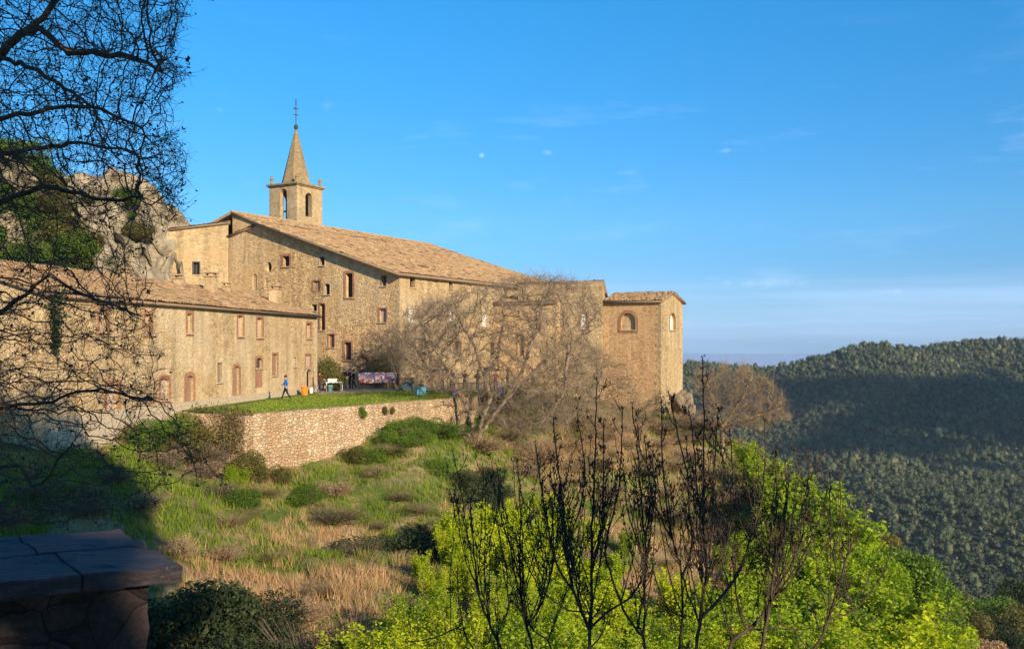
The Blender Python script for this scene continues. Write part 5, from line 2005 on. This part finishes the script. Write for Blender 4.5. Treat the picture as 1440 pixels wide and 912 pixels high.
C = np.array([tuple(WA + fr_ * a + rnn * (.1 + .55 * rng.random()) + UP * (LAWN_Z + .15 - 2.2 * z)) for a, z in zip(tt, zz)])
V, F = leaf_quads(C, .16, rng, -1.2, .3)
iv2 = thing('dry_creeper', 'dry brown creeper hanging over the return wall at the terrace corner', 'creeper', WA + fr_ * .35 + UP * (LAWN_Z - 2.4))
np_mesh('foliage', V, F, M['creeper'], iv2)
C2 = np.array([tuple(WA + fr_ * a + rnn * .1 + UP * (LAWN_Z + .1 + .22 * rng.random())) for a in rng.uniform(0, .9, 500)])
V, F = leaf_quads(C2 + rng.normal(size=C2.shape) * .15, .2, rng, 1, .3)
np_mesh('foliage', V, F, M['leaf_olive'], iv2)

# ------------------------------------------------------------------ grasses
def blades(x, y, z, h, rng, wd=.035, lean=.35):
    n = len(x)
    a = rng.uniform(0, 2 * np.pi, n)
    s = np.stack([np.cos(a), np.sin(a), np.zeros(n)], -1) * (wd * rng.uniform(.6, 1.4, n))[:, None]
    b = np.stack([x, y, z], -1)
    tip = b + np.stack([rng.normal(size=n) * lean * h, rng.normal(size=n) * lean * h, h], -1)
    V = np.stack([b - s, b + s, tip], 1).reshape(-1, 3)
    return V, np.arange(3 * n).reshape(-1, 3)


rng = np.random.default_rng(91)
nT = 60000
gxs, gys = rng.uniform(-34, 26, nT), 14 + 84 * rng.uniform(0, 1, nT) ** 1.25
dd = (gxs - WA.x) * WN.x + (gys - WA.y) * WN.y
keep = ((dd > .3) | ((gxs < -17.6) & (gys < 56) & (gxs + 18.85 + .16 * 0 < (gys - 57.8) * .159 + 40))) & (np.abs(gxs / gys) < .62) & ~((gys > 40) & (gxs < -18.2 + (gys - 62) * .159))
gxs, gys, dd = gxs[keep], gys[keep], dd[keep]
gz = tz_raw(gxs, gys) + np.array([bumps(a, b) for a, b in zip(gxs, gys)])
cl_ = np.array([fbm(a, b, .075, 8.8) + .7 * fbm(a, b, .33, 2.2) for a, b in zip(gxs, gys)]) + rng.normal(size=len(gxs)) * .22
pxs = CX + FPX * gxs / gys
pys = HY - FPX * gz / gys
green = cl_ < np.where(pxs > 760, -.25, np.where((pys > 740) & (pxs > 290), -.3, np.where(pxs < 250, .6, np.where((pxs > 470) & (pys < 700), .85, np.where(pys < 745, .38, .05)))))


def tufts(sel, per, h0, h1, wd, rng):
    x = np.repeat(gxs[sel], per) + rng.normal(size=sel.sum() * per) * .13
    y = np.repeat(gys[sel], per) + rng.normal(size=sel.sum() * per) * .13
    z = np.repeat(gz[sel], per) - .04
    return blades(x, y, z, rng.uniform(h0, h1, len(x)), rng, wd)


V, F = tufts(green, 10, .12, .55, .019, rng)
tag(np_mesh('green_grass', V, F, M['grass']), 'green grass growing in patches over the slope', 'grass', kind='stuff')
V, F = tufts(~green, 12, .2, .62, .013, rng)
tag(np_mesh('dry_grass', V, F, M['straw']), 'dry straw coloured grass covering the slope', 'grass', kind='stuff')
n = 16000
a = rng.uniform(0, 25, n)
b = rng.uniform(.5, 11, n)
q = np.array(WA)[None] + np.array(WDIR)[None] * a[:, None] - np.array(WN)[None] * b[:, None]
inside = q[:, 0] > np.interp(q[:, 1], [50, 57, 76, 90], [-15, -17.5, -15.2, -8])
q = q[inside]
V, F = blades(q[:, 0], q[:, 1], np.full(len(q), LAWN_Z), rng.uniform(.03, .10, len(q)), rng, .03)
tag(np_mesh('lawn_grass', V, F, M['grass']), 'short mown grass of the terrace lawn', 'grass', kind='stuff')

# ------------------------------------------------------------------ the wood on the hills across the valley
rng = np.random.default_rng(15)
fx, fy = [], []
y = 190.0
while y < 1060:
    sp = 3.6 + (y - 190) / 900 * 2.0
    x = .10 * y
    row = np.arange(.10 * y, .80 * y, sp)
    fx.append(row + rng.normal(size=len(row)) * sp * .5)
    fy.append(np.full(len(row), y) + rng.normal(size=len(row)) * sp * .55)
    y += sp * (.95 if y < 900 else .8)
fx, fy = np.concatenate(fx), np.concatenate(fy)
ok = ~((fx < 92) & (fy < 158))
fx, fy = fx[ok], fy[ok]
fz = hill_z(fx, fy) + np.array([hill_bump(a, b) for a, b in zip(fx, fy)])
nf = len(fx)
bm = bmesh.new()
bmesh.ops.create_icosphere(bm, subdivisions=1, radius=1)
tv = np.array([v.co[:] for v in bm.verts])
tf = np.array([[v.index for v in f.verts] for f in bm.faces])
bm.free()
Vs, Fs, o = [], [], 0
tmpl = []
for k in range(6):
    dv = np.array([1 + .42 * noise.noise(Vector(p) * 1.9 + Vector((k * 7.1, 3, 1))) + .18 * noise.noise(Vector(p) * 4.3 + Vector((k * 3.1, 8, 1))) for p in tv])
    tmpl.append(tv * dv[:, None])
kk = rng.integers(0, 6, nf)
rad = np.interp(fy, [200, 800], [.72, 1.0]) * rng.uniform(1.3, 3.3, nf) * np.where(rng.random(nf) < .1, 1.5, 1)
zs = rng.uniform(.75, 1.6, nf)
ang = rng.uniform(0, 2 * np.pi, nf)
T = np.array(tmpl)[kk]
ca, sa = np.cos(ang)[:, None], np.sin(ang)[:, None]
T = T * .74
X = (T[..., 0] * ca - T[..., 1] * sa) * rad[:, None] + fx[:, None]
Y = (T[..., 0] * sa + T[..., 1] * ca) * rad[:, None] + fy[:, None]
hh = rng.uniform(1.5, 6.5, nf)
Z = T[..., 2] * (rad * zs)[:, None] + (fz + hh)[:, None]
Vc = np.stack([X, Y, Z], -1).reshape(-1, 3)
Fc = (np.arange(nf)[:, None, None] * len(tv) + tf[None]).reshape(-1, 3)
# leaf clumps roughening each crown
m_ = 38
d = rng.normal(size=(nf, m_, 3))
d /= np.linalg.norm(d, axis=2)[..., None]
d[..., 2] = np.abs(d[..., 2]) * zs[:, None]
C = np.stack([fx, fy, fz + hh], -1)[:, None, :] + d * (rad[:, None, None] * np.array([1, 1, 1.0])) * rng.uniform(.6, 1.15, (nf, m_, 1))
C = C.reshape(-1, 3)
Vq, Fq = leaf_quads(C, 1.0, rng, .3, .7)
wood = np_mesh('wooded_hillside', np.concatenate([Vc, Vq]), [Fc, Fq + len(Vc)], M['forest'])
tag(wood, 'dark evergreen wood covering the hills across the valley', 'wood', kind='stuff')

# ------------------------------------------------------------------ unseen evergreen oaks added around the viewpoint to shade the foreground
def oak(x, y, hgt, rr, label):
    g0 = tz(x, y)
    rng = np.random.default_rng(int(abs(x * 10)) + 3)
    o = thing('unseen_shade_oak', label, 'tree', (x, y, g0))
    lob = [(x, y, g0 + hgt * .55, rr * .85, rr * .85, hgt * .42)]
    for i in range(16):
        a = rng.uniform(0, 6.28)
        q = rng.uniform(.25, .7) * rr
        lob.append((x + math.cos(a) * q, y + math.sin(a) * q, g0 + hgt * rng.uniform(.3, .85), rr * .42, rr * .42, hgt * .2))
    C = clump_points(rng, 16000, lob)
    V, F = leaf_quads(C, .5, rng, .2, .7)
    np_mesh('crown', V, F, M['leaf_dark'], o)
    mb = MB()
    mb.tube([(x, y, g0 - .3), (x + .1, y, g0 + hgt * .3), (x, y + .2, g0 + hgt * .75)], [.5, .38, .12], 9)
    mb.build('trunk', M['bark_mid'], o)


oak(7.2, -5.2, 19.0, 6.2, 'unseen tall evergreen oak added for foreground shade just right of the viewpoint')
oak(0.5, -11.5, 18.0, 6.2, 'unseen tall evergreen oak added for foreground shade behind the viewpoint')
oak(-6.5, -16.0, 18.0, 6.5, 'unseen tall evergreen oak added for foreground shade behind and left of the viewpoint')

# ------------------------------------------------------------------ people
def cloth_mat(name, c, rough=.85):
    return plain_mat(name, c, rough, 0, .18, 9)


M['skin'] = cloth_mat('skin', (.50, .30, .21), .6)
M['hair'] = cloth_mat('dark_hair', (.03, .022, .016), .6)
M['blue_cloth'] = cloth_mat('blue_jacket_cloth', (.02, .16, .52))
M['black_cloth'] = cloth_mat('black_cloth', (.014, .014, .018))
M['navy_cloth'] = cloth_mat('navy_cloth', (.02, .025, .055))
M['red_cloth'] = cloth_mat('red_cloth', (.36, .02, .035))
M['maroon_cloth'] = cloth_mat('maroon_cloth', (.12, .03, .03))
M['pale_cloth'] = cloth_mat('pale_cloth', (.55, .50, .46))
M['jeans'] = cloth_mat('grey_blue_trousers', (.05, .07, .11))
M['shoe'] = cloth_mat('shoe_leather', (.10, .09, .085))


def person(label, x, y, z, face, top, legs, h=1.72, stride=0.0, arms=(0.12, 0.12), bend=(0.15, 0.15), lean=0.0, group=None):
    """a standing or walking figure; face: heading in degrees from +X; one continuous skinned body"""
    root = thing('person', label, 'person', (x, y, z), R(face - 90), group)
    V, E, RD, LB = [], [], [], []

    def add(p, r, lab, par=None):
        V.append(Vector(p) * (h / 1.72))
        RD.append(r * h / 1.72)
        LB.append(lab)
        if par is not None:
            E.append((par, len(V) - 1))
        return len(V) - 1
    pel = add((0, 0, .95), .135, 'legs')
    wst = add((0, .01 + lean * .1, 1.10), .125, 'top', pel)
    chs = add((0, .01 + lean * .25, 1.32), .15, 'top', wst)
    nkb = add((0, .0 + lean * .33, 1.46), .075, 'top', chs)
    nk = add((0, .015 + lean * .36, 1.52), .055, 'skin', nkb)
    hd = add((0, .03 + lean * .4, 1.60), .085, 'skin', nk)
    add((0, .035 + lean * .42, 1.70), .07, 'skin', hd)
    add((0, .13 + lean * .42, 1.595), .014, 'skin', hd)
    for sd in (-1, 1):
        st = stride * sd
        hip = add((.095 * sd, 0, .88), .098, 'legs', pel)
        kn = add((.10 * sd, st * .45 + .03, .50), .066, 'legs', hip)
        an = add((.10 * sd, st - (.08 if st < 0 else 0), .10 + (.06 if st < 0 else 0)), .045, 'legs', kn)
        hl = add((.10 * sd, st - .01 - (.08 if st < 0 else 0), .05 + (.05 if st < 0 else 0)), .042, 'shoe', an)
        add((.115 * sd, st + .15 - (.06 if st < 0 else 0), .035), .032, 'shoe', hl)
        sh = add((.185 * sd, lean * .28, 1.41), .068, 'top', chs)
        sw = arms[0 if sd < 0 else 1]
        bd = bend[0 if sd < 0 else 1]
        el = add((.235 * sd, lean * .28 + sw * .6 - .02, 1.13), .05, 'top', sh)
        wr = add((.225 * sd, lean * .28 + sw + bd * .8, .90 + bd * .65), .036, 'top', el)
        pm = add((.222 * sd, lean * .28 + sw * 1.1 + bd * 1.05, .84 + bd * .8), .030, 'skin', wr)
        dirn = Vector((0, .25 + bd * 1.6, -1 + bd * 1.6)).normalized()
        pmv = Vector((.222 * sd, lean * .28 + sw * 1.1 + bd * 1.05, .84 + bd * .8))
        for q, L in enumerate((.070, .078, .074, .060)):
            o = Vector((0, (q - 1.5) * .02, 0))
            k1 = add(pmv + o + dirn * .045, .0095, 'skin', pm)
            add(pmv + o + dirn * (.045 + L * .6) + Vector((-.012 * sd, 0, 0)), .008, 'skin', k1)
        add(pmv + Vector((-.01 * sd, .045, -.02)), .010, 'skin', pm)
    me = bpy.data.meshes.new('body')
    me.from_pydata([tuple(v) for v in V], E, [])
    o = bpy.data.objects.new('body', me)
    COL.objects.link(o)
    o.modifiers.new('skin', 'SKIN')
    if not me.skin_vertices:
        raise RuntimeError('no skin layer')
    for i, sv in enumerate(me.skin_vertices[0].data):
        sv.radius = (RD[i] * (1.15 if LB[i] in ('top', 'legs') and i < 3 else 1), RD[i] * (.8 if i < 3 else 1))
        sv.use_root = (i == 0)
    o.modifiers.new('sub', 'SUBSURF').levels = 1
    dg = bpy.context.evaluated_depsgraph_get()
    dg.update()
    nm = bpy.data.meshes.new_from_object(o.evaluated_get(dg))
    bpy.data.objects.remove(o)
    mats = {'top': M[top], 'legs': M[legs], 'skin': M['skin'], 'shoe': M['shoe']}
    keys = list(mats)
    nm.materials.clear()
    for k in keys:
        nm.materials.append(mats[k])
    seg = [(V[a], V[b], LB[b]) for a, b in E]
    for p in nm.polygons:
        c = p.center
        best, bl = 1e9, 'top'
        for a, b, lab in seg:
            q = geometry.intersect_point_line(c, a, b)
            q = a if q[1] < 0 else (b if q[1] > 1 else q[0])
            d_ = (c - q).length
            if d_ < best:
                best, bl = d_, lab
        p.material_index = keys.index(bl)
        p.use_smooth = True
    nm.name = 'body'
    link_mesh('body', nm, root, world=False)
    k = h / 1.72
    mb = MB()
    hc = V[5] + Vector((0, -.012, .045)) * k
    prof = [(.096, -.06), (.105, .0), (.098, .05), (.07, .085), (.02, .1)]
    mb.lathe(hc, [(a * k, b * k) for a, b in prof], 10)
    mb.build('hair', M['hair'], root, smooth=True, world=False)
    return root


def gnd(px, py):
    """point on the terrace floor seen at a photo pixel"""
    Y = -LAWN_Z * FPX / (py - HY)
    return P(px, py, Y)


g = gnd(402, 563)
person('person in a bright blue jacket and dark trousers walking on the lawn', g.x, g.y, LAWN_Z, 200, 'blue_cloth', 'black_cloth', 1.74, .26, (-.12, .16), (.1, .2))
g = gnd(449, 552)
person('person in a dark reddish coat standing beside the white table', g.x, g.y, LAWN_Z, 20, 'maroon_cloth', 'navy_cloth', 1.68, .05, (.1, .16), (.3, .25))
g = gnd(484, 547.5)
person('person in black standing behind the right end of the white table', g.x, g.y, LAWN_Z, -110, 'black_cloth', 'black_cloth', 1.78, .04, (.12, .1), (.25, .3))
g = gnd(492, 546.5)
person('person in navy next to the black clad person, left of the red and white stall', g.x, g.y, LAWN_Z, 160, 'navy_cloth', 'black_cloth', 1.74, .06, (.2, .1), (.35, .2))
g = gnd(497.5, 547)
person('person in black trousers and jacket nearest to the red and white stall', g.x, g.y, LAWN_Z, -150, 'black_cloth', 'navy_cloth', 1.66, .08, (.1, .2), (.15, .25))
g = gnd(697, 550)
person('person in a red top under the black parasol behind the bare tree', g.x, g.y, LAWN_Z, -100, 'red_cloth', 'navy_cloth', 1.72, .04, (.12, .12), (.3, .2))
g = gnd(714, 550)
person('person in black to the right of the black parasol', g.x, g.y, LAWN_Z, 170, 'black_cloth', 'black_cloth', 1.78, .08, (.1, .12), (.2, .2))
g = gnd(622, 548)
person('person in a pale top standing by the dark trestle table', g.x, g.y, LAWN_Z, -60, 'pale_cloth', 'black_cloth', 1.74, .03, (.15, .12), (.3, .3))

g = gnd(634, 549.5)
person('person in dark clothes behind the dark trestle table, left of the middle', g.x, g.y + .9, LAWN_Z, -80, 'black_cloth', 'navy_cloth', 1.76, .03, (.12, .14), (.3, .2))
g = gnd(653, 550)
person('person in navy behind the middle of the dark trestle table', g.x, g.y + 1.0, LAWN_Z, -120, 'navy_cloth', 'black_cloth', 1.70, .04, (.1, .14), (.25, .3))
g = gnd(671, 550)
person('person in a maroon coat behind the right end of the dark trestle table', g.x, g.y + 1.0, LAWN_Z, -60, 'maroon_cloth', 'black_cloth', 1.66, .03, (.14, .1), (.2, .3))

# ------------------------------------------------------------------ things of the little market
M['white_paint'] = plain_mat('white_paint', (.72, .70, .66), .6)
M['orange'] = plain_mat('orange_plastic', (.75, .22, .02), .5)
M['teal'] = plain_mat('pale_teal_plastic', (.22, .38, .36), .5)
M['blue_pl'] = plain_mat('blue_plastic', (.015, .05, .50), .5)
M['lblue_pl'] = plain_mat('light_blue_plastic', (.16, .40, .52), .5)
M['yellow_pl'] = plain_mat('yellow_plastic', (.70, .55, .04), .5)
M['tarp'] = noise_mat('grey_tarpaulin', [(.3, (.10, .125, .125)), (.7, (.24, .28, .27))], 2.5, .6, .4)


def stall_cloth_mat():
    m, t, out = new_mat('red_and_white_cloth')
    v = coords(t)
    n1 = noise_t(t, v, 1.9, 3, .5)
    n2 = noise_t(t, v, 5.0, 4, .6)
    col = t.ramp(n1, [(.40, (.78, .16, .10)), (.46, (.85, .34, .27)), (.51, (.92, .78, .72)), (.58, (.86, .38, .30)), (.7, (.78, .14, .09))])
    col = t.mix(t.ramp(n2, [(.5, 0), (.62, .6)]), col, (.80, .74, .72))
    finish(t, out, col, .85)
    return m


M['stall_cloth'] = stall_cloth_mat()


def table(label, a, b, depth, hgt, topmat, legmat, thick=.05, group=None):
    """trestle table from floor pixel a to floor pixel b (front edge)"""
    A, B = gnd(*a), gnd(*b)
    A.z = B.z = LAWN_Z
    u = (B - A)
    L = u.length
    u.normalize()
    v = Vector((-u.y, u.x, 0))
    o = thing('market_table', label, 'table', (A + B) / 2, 0, group)
    mb = MB()
    mb.box(A + UP * (hgt - thick), u, v, UP, L, depth, thick)
    mb.build('tabletop', M[topmat], o, bevel=.008)
    for s, q in ((.06, .05), (L - .12, .05), (.06, depth - .11), (L - .12, depth - .11)):
        mb = MB()
        mb.box(A + u * s + v * q, u, v, UP, .06, .06, hgt - thick)
        mb.build('leg', M[legmat], o)
    return o, A, u, v, L


def crate(label, c, sx, sy, sz, rz, mat, name='crate', cat='crate'):
    """open plastic crate with walls, rim and floor"""
    o = thing(name, label, cat, c)
    mb = MB()
    u = Vector((math.cos(rz), math.sin(rz), 0))
    v = Vector((-u.y, u.x, 0))
    O = Vector(c) - u * sx / 2 - v * sy / 2
    w_ = .03
    mb.box(O, u, v, UP, sx, sy, .03)
    mb.box(O + UP * .03, u, v, UP, sx, w_, sz - .03)
    mb.box(O + v * (sy - w_) + UP * .03, u, v, UP, sx, w_, sz - .03)
    mb.box(O + v * w_ + UP * .03, u, v, UP, w_, sy - 2 * w_, sz - .03)
    mb.box(O + u * (sx - w_) + v * w_ + UP * .03, u, v, UP, w_, sy - 2 * w_, sz - .03)
    mb.build('body', M[mat], o)
    mb = MB()
    rO = O - u * .02 - v * .02 + UP * (sz - .05)
    for (q, lu, lv) in ((rO, sx + .04, .02), (rO + v * (sy + .02), sx + .04, .02), (rO + v * .02, .02, sy), (rO + u * (sx + .02) + v * .02, .02, sy)):
        mb.box(q, u, v, UP, lu, lv, .05)
    mb.build('rim', M[mat], o)
    return o


def tub(label, c, r0, r1, hgt, mat, name, cat):
    o = thing(name, label, cat, c)
    mb = MB()
    mb.lathe(c, [(r0, 0), (r1, hgt), (r1 + .02, hgt), (r1 + .02, hgt + .03), (r1 - .02, hgt + .03), (r0 - .02, .04)], 14)
    mb.build('body', M[mat], o, smooth=False)
    mb = MB()
    c = Vector(c)
    mb.tube([c + Vector((r1 * math.cos(a), 0, hgt + .03 + .22 * math.sin(a))) for a in [math.pi * i / 8 for i in range(9)]], .012, 5)
    mb.build('handle', M['iron'], o)
    return o


wt, A, u, v, L = table('white garden table near the end of the low house with a white crate on it', (458, 550), (483, 549.5), .8, .74, 'white_paint', 'white_paint')
crate('white crate standing on the white garden table', A + u * .65 + v * .4 + UP * .742, .75, .45, .28, .2, 'white_paint')
tub('pale teal bucket under the white table', gnd(463, 550.5) + Vector((0, .45, 0)), .16, .2, .5, 'teal', 'bucket', 'bucket')
tub('orange tub on the lawn edge by the house door', gnd(428.5, 555), .22, .29, .6, 'orange', 'tub', 'tub')
tub('small white pail right of the orange tub', gnd(437.5, 552.5), .12, .15, .38, 'white_paint', 'bucket', 'bucket')
st, A, u, v, L = table('market stall table hidden under the red and white cloth', (504, 547), (556, 546.5), 1.0, 1.05, 'wood', 'wood')
# cloth draped over it, front drop with folds and a raised display behind
V, nF = [], []
nx, nz = 60, 12
for j in range(nz + 1):
    for i in range(nx + 1):
        fx_ = i / nx
        if j < 7:
            p = A + u * (L * fx_) + UP * (.52 + .57 * j / 6) + v * (-.045 - .03 * math.sin(fx_ * 46) * (1 - j / 6))
        else:
            k = (j - 6) / 6
            p = A + u * (L * fx_) + UP * (1.09 + .34 * k) + v * (.35 + .6 * k + .02 * math.sin(fx_ * 30))
        V.append(tuple(p))
cloth = np_mesh('stall_cloth', V, grid_faces(nz + 1, nx + 1), M['stall_cloth'], smooth=True)
md = cloth.modifiers.new('thick', 'SOLIDIFY')
md.thickness = .015
tag(cloth, 'red and white printed cloth draped over the stall table and its display', 'cloth')
crate('white box at the right end of the red and white stall', A + u * (L - .25) - v * .32 + UP * 0.9, .34, .26, .26, .1, 'white_paint', 'box', 'box')
pl = thing('display_stand', 'thin dark stand carrying the white box in front of the stall', 'stand', A + u * (L - .25) - v * .32)
mb = MB()
mb.cbox(A + u * (L - .25) - v * .32 + UP * .05, .06, .06, .82)
mb.build('post', M['wood'], pl)
mb = MB()
mb.cbox(A + u * (L - .25) - v * .32, .4, .4, .05)
mb.build('foot', M['wood'], pl)
mb = MB()
mb.cbox(A + u * (L - .25) - v * .32 + UP * .871, .4, .32, .028)
mb.build('shelf', M['wood'], pl)
# leaning trestle left of the stall
bt = thing('wooden_trestle', 'brown wooden trestle on the lawn left of the red and white stall', 'trestle', gnd(506, 547))
c = gnd(506, 548)
mb = MB()
mb.tube([c + Vector((-.5, 0, .8)), c + Vector((.25, 0, 0))], .045, 6)
mb.tube([c + Vector((-.05, .3, .8)), c + Vector((-.5, .3, 0))], .045, 6)
mb.build('leg', M['wood'], bt)
mb = MB()
mb.box(c + Vector((-.55, -.1, .78)), (1, 0, 0), (0, 1, 0), UP, .8, .5, .06)
mb.build('bar', M['wood'], bt)
# grey tarpaulin heap
c = gnd(572, 549)
bm = bmesh.new()
bmesh.ops.create_icosphere(bm, subdivisions=4, radius=1)
for v_ in bm.verts:
    q = v_.co.copy()
    k = 1 + .28 * noise.noise(q * 1.6) + .10 * noise.noise(q * 5)
    v_.co = Vector((c.x + q.x * .62 * k, c.y + q.y * .5 * k, LAWN_Z - .05 + max(0, q.z + .25) * .62 * k))
me = bpy.data.meshes.new('tarpaulin')
bm.to_mesh(me)
bm.free()
me.materials.append(M['tarp'])
tag(link_mesh('tarpaulin', me), 'grey green tarpaulin heaped on the terrace beside the lawn', 'tarpaulin')
crate('light blue plastic crate at the edge of the lawn', gnd(591, 555), .72, .5, .62, .5, 'lblue_pl')
crate('deep blue crate on the wall edge behind the leaning branches', gnd(642, 556), .6, .42, .42, .3, 'blue_pl')
crate('blue crate in front of the person in red', gnd(704, 553), .42, .34, .5, .1, 'blue_pl')
crate('yellow crate right of the blue crate under the bare tree', gnd(718, 552.5), .55, .38, .28, .2, 'yellow_pl')
crate('orange crate below the deep blue crate on the wall edge', gnd(648, 557.5), .4, .3, .25, .6, 'orange')
table('long dark trestle table behind the bare tree trunks', (628, 550.5), (682, 551.5), .8, .72, 'wood', 'wood')
# black parasol
c = gnd(688, 550) + Vector((0, .6, 0))
c.z = LAWN_Z
ps = thing('parasol', 'black flat parasol over the stall behind the bare tree', 'parasol', c)
mb = MB()
mb.tube([c, c + UP * 2.05], .03, 8)
mb.build('pole', M['iron'], ps)
mb = MB()
mb.lathe(c + UP * 1.68, [(1.05, 0), (1.08, .05), (.6, .2), (.04, .34), (.02, .34), (.55, .16), (1.0, .03)], 8)
mb.build('canopy', M['black_cloth'], ps)
mb = MB()
mb.lathe(c, [(.28, 0), (.28, .06), (.06, .1), (.05, .25)], 12)
mb.build('base', M['iron'], ps)

# ------------------------------------------------------------------ unseen cloud, added and shaped to shade the middle of the far hill
rng = np.random.default_rng(5)


def shade_cloud_mat():
    m, t, out = new_mat('shade_cloud_white')
    finish(t, out, (.8, .8, .8), 1.0)
    return m


M['cloud'] = shade_cloud_mat()
cparts = []
bm = bmesh.new()
for q in range(80):
    fr_ = rng.uniform(0, 1)
    # shaded point of the hill, moved up the sun ray
    lo_, hi_ = 790 - 250 * fr_ + 130 * noise.noise(Vector((fr_ * 6, 1.2, 0))), 925 - 25 * fr_ + 25 * noise.noise(Vector((fr_ * 6, 7.2, 0)))
    hy_ = lo_ + (hi_ - lo_) * (1 - rng.uniform(0, 1) * rng.uniform(.25, 1))
    hx_ = (340 + 480 * fr_) / FPX * hy_
    hz_ = float(hill_z(hx_, hy_)) + 4
    p = Vector((hx_, hy_, hz_)) + SDIR * 1900
    r_ = rng.uniform(9, 32)
    mtx = Matrix.Translation(p) @ Matrix.Diagonal((r_ * 1.5, r_ * 1.2, r_ * .42, 1))
    bmesh.ops.create_icosphere(bm, subdivisions=3, radius=1, matrix=mtx)
for v_ in bm.verts:
    v_.co += Vector((noise.noise(v_.co * .02), noise.noise(v_.co * .02 + Vector((9, 9, 9))), noise.noise(v_.co * .03) * .5)) * 26
me = bpy.data.meshes.new('cloud')
bm.to_mesh(me)
bm.free()
me.materials.append(M['cloud'])
tag(link_mesh('cloud', me), kind='structure')  # out of view, added only to cast shade on the hill

# ------------------------------------------------------------------ haze
def haze_mat():
    m, t, out = new_mat('haze_air')
    pv = t.n('ShaderNodeVolumePrincipled')
    pv.inputs['Color'].default_value = (.66, .82, 1.0, 1)
    pv.inputs['Density'].default_value = HAZE_D
    pv.inputs['Anisotropy'].default_value = 0.1
    t.link(pv.outputs[0], out.inputs['Volume'])
    return m


HAZE_D = 0.00009
if HAZE_D > 0:
    mb = MB()
    mb.box((-2600, -1300, -562), (1, 0, 0), (0, 1, 0), UP, 6600, 7600, 562 + 62)
    hz = mb.build('haze', haze_mat())
    tag(hz, 'thin bluish haze in the valley air', 'haze', kind='stuff')

M['boulder'] = noise_mat('tan_boulder', [(.3, (.14, .10, .06)), (.5, (.27, .20, .13)), (.7, (.36, .28, .18))], 2.2, .95, 1.0, .15, detail=10)
# ------------------------------------------------------------------ boulders at the foot of the corner tower
for i, (px, py, Y, sx, sz_, lab) in enumerate([(963, 570, 95, 1.15, 1.5, 'pale boulder leaning on the right side of the corner tower foot'),
                                                (979, 592, 93, .5, .5, 'smaller boulder lower down the bank right of the corner tower')]):
    c = P(px, py, Y)
    bm = bmesh.new()
    bmesh.ops.create_icosphere(bm, subdivisions=4, radius=1)
    for v_ in bm.verts:
        q = v_.co.copy()
        k = 1 + .35 * noise.noise(q * 1.3 + Vector((i * 5, 0, 0))) + .14 * noise.noise(q * 3.7)
        v_.co = Vector((c.x + q.x * sx * k, c.y + q.y * sx * k, c.z + q.z * sz_ * k))
    me = bpy.data.meshes.new('boulder')
    bm.to_mesh(me)
    bm.free()
    me.materials.append(M['boulder'])
    tag(link_mesh('boulder', me), lab, 'boulder')
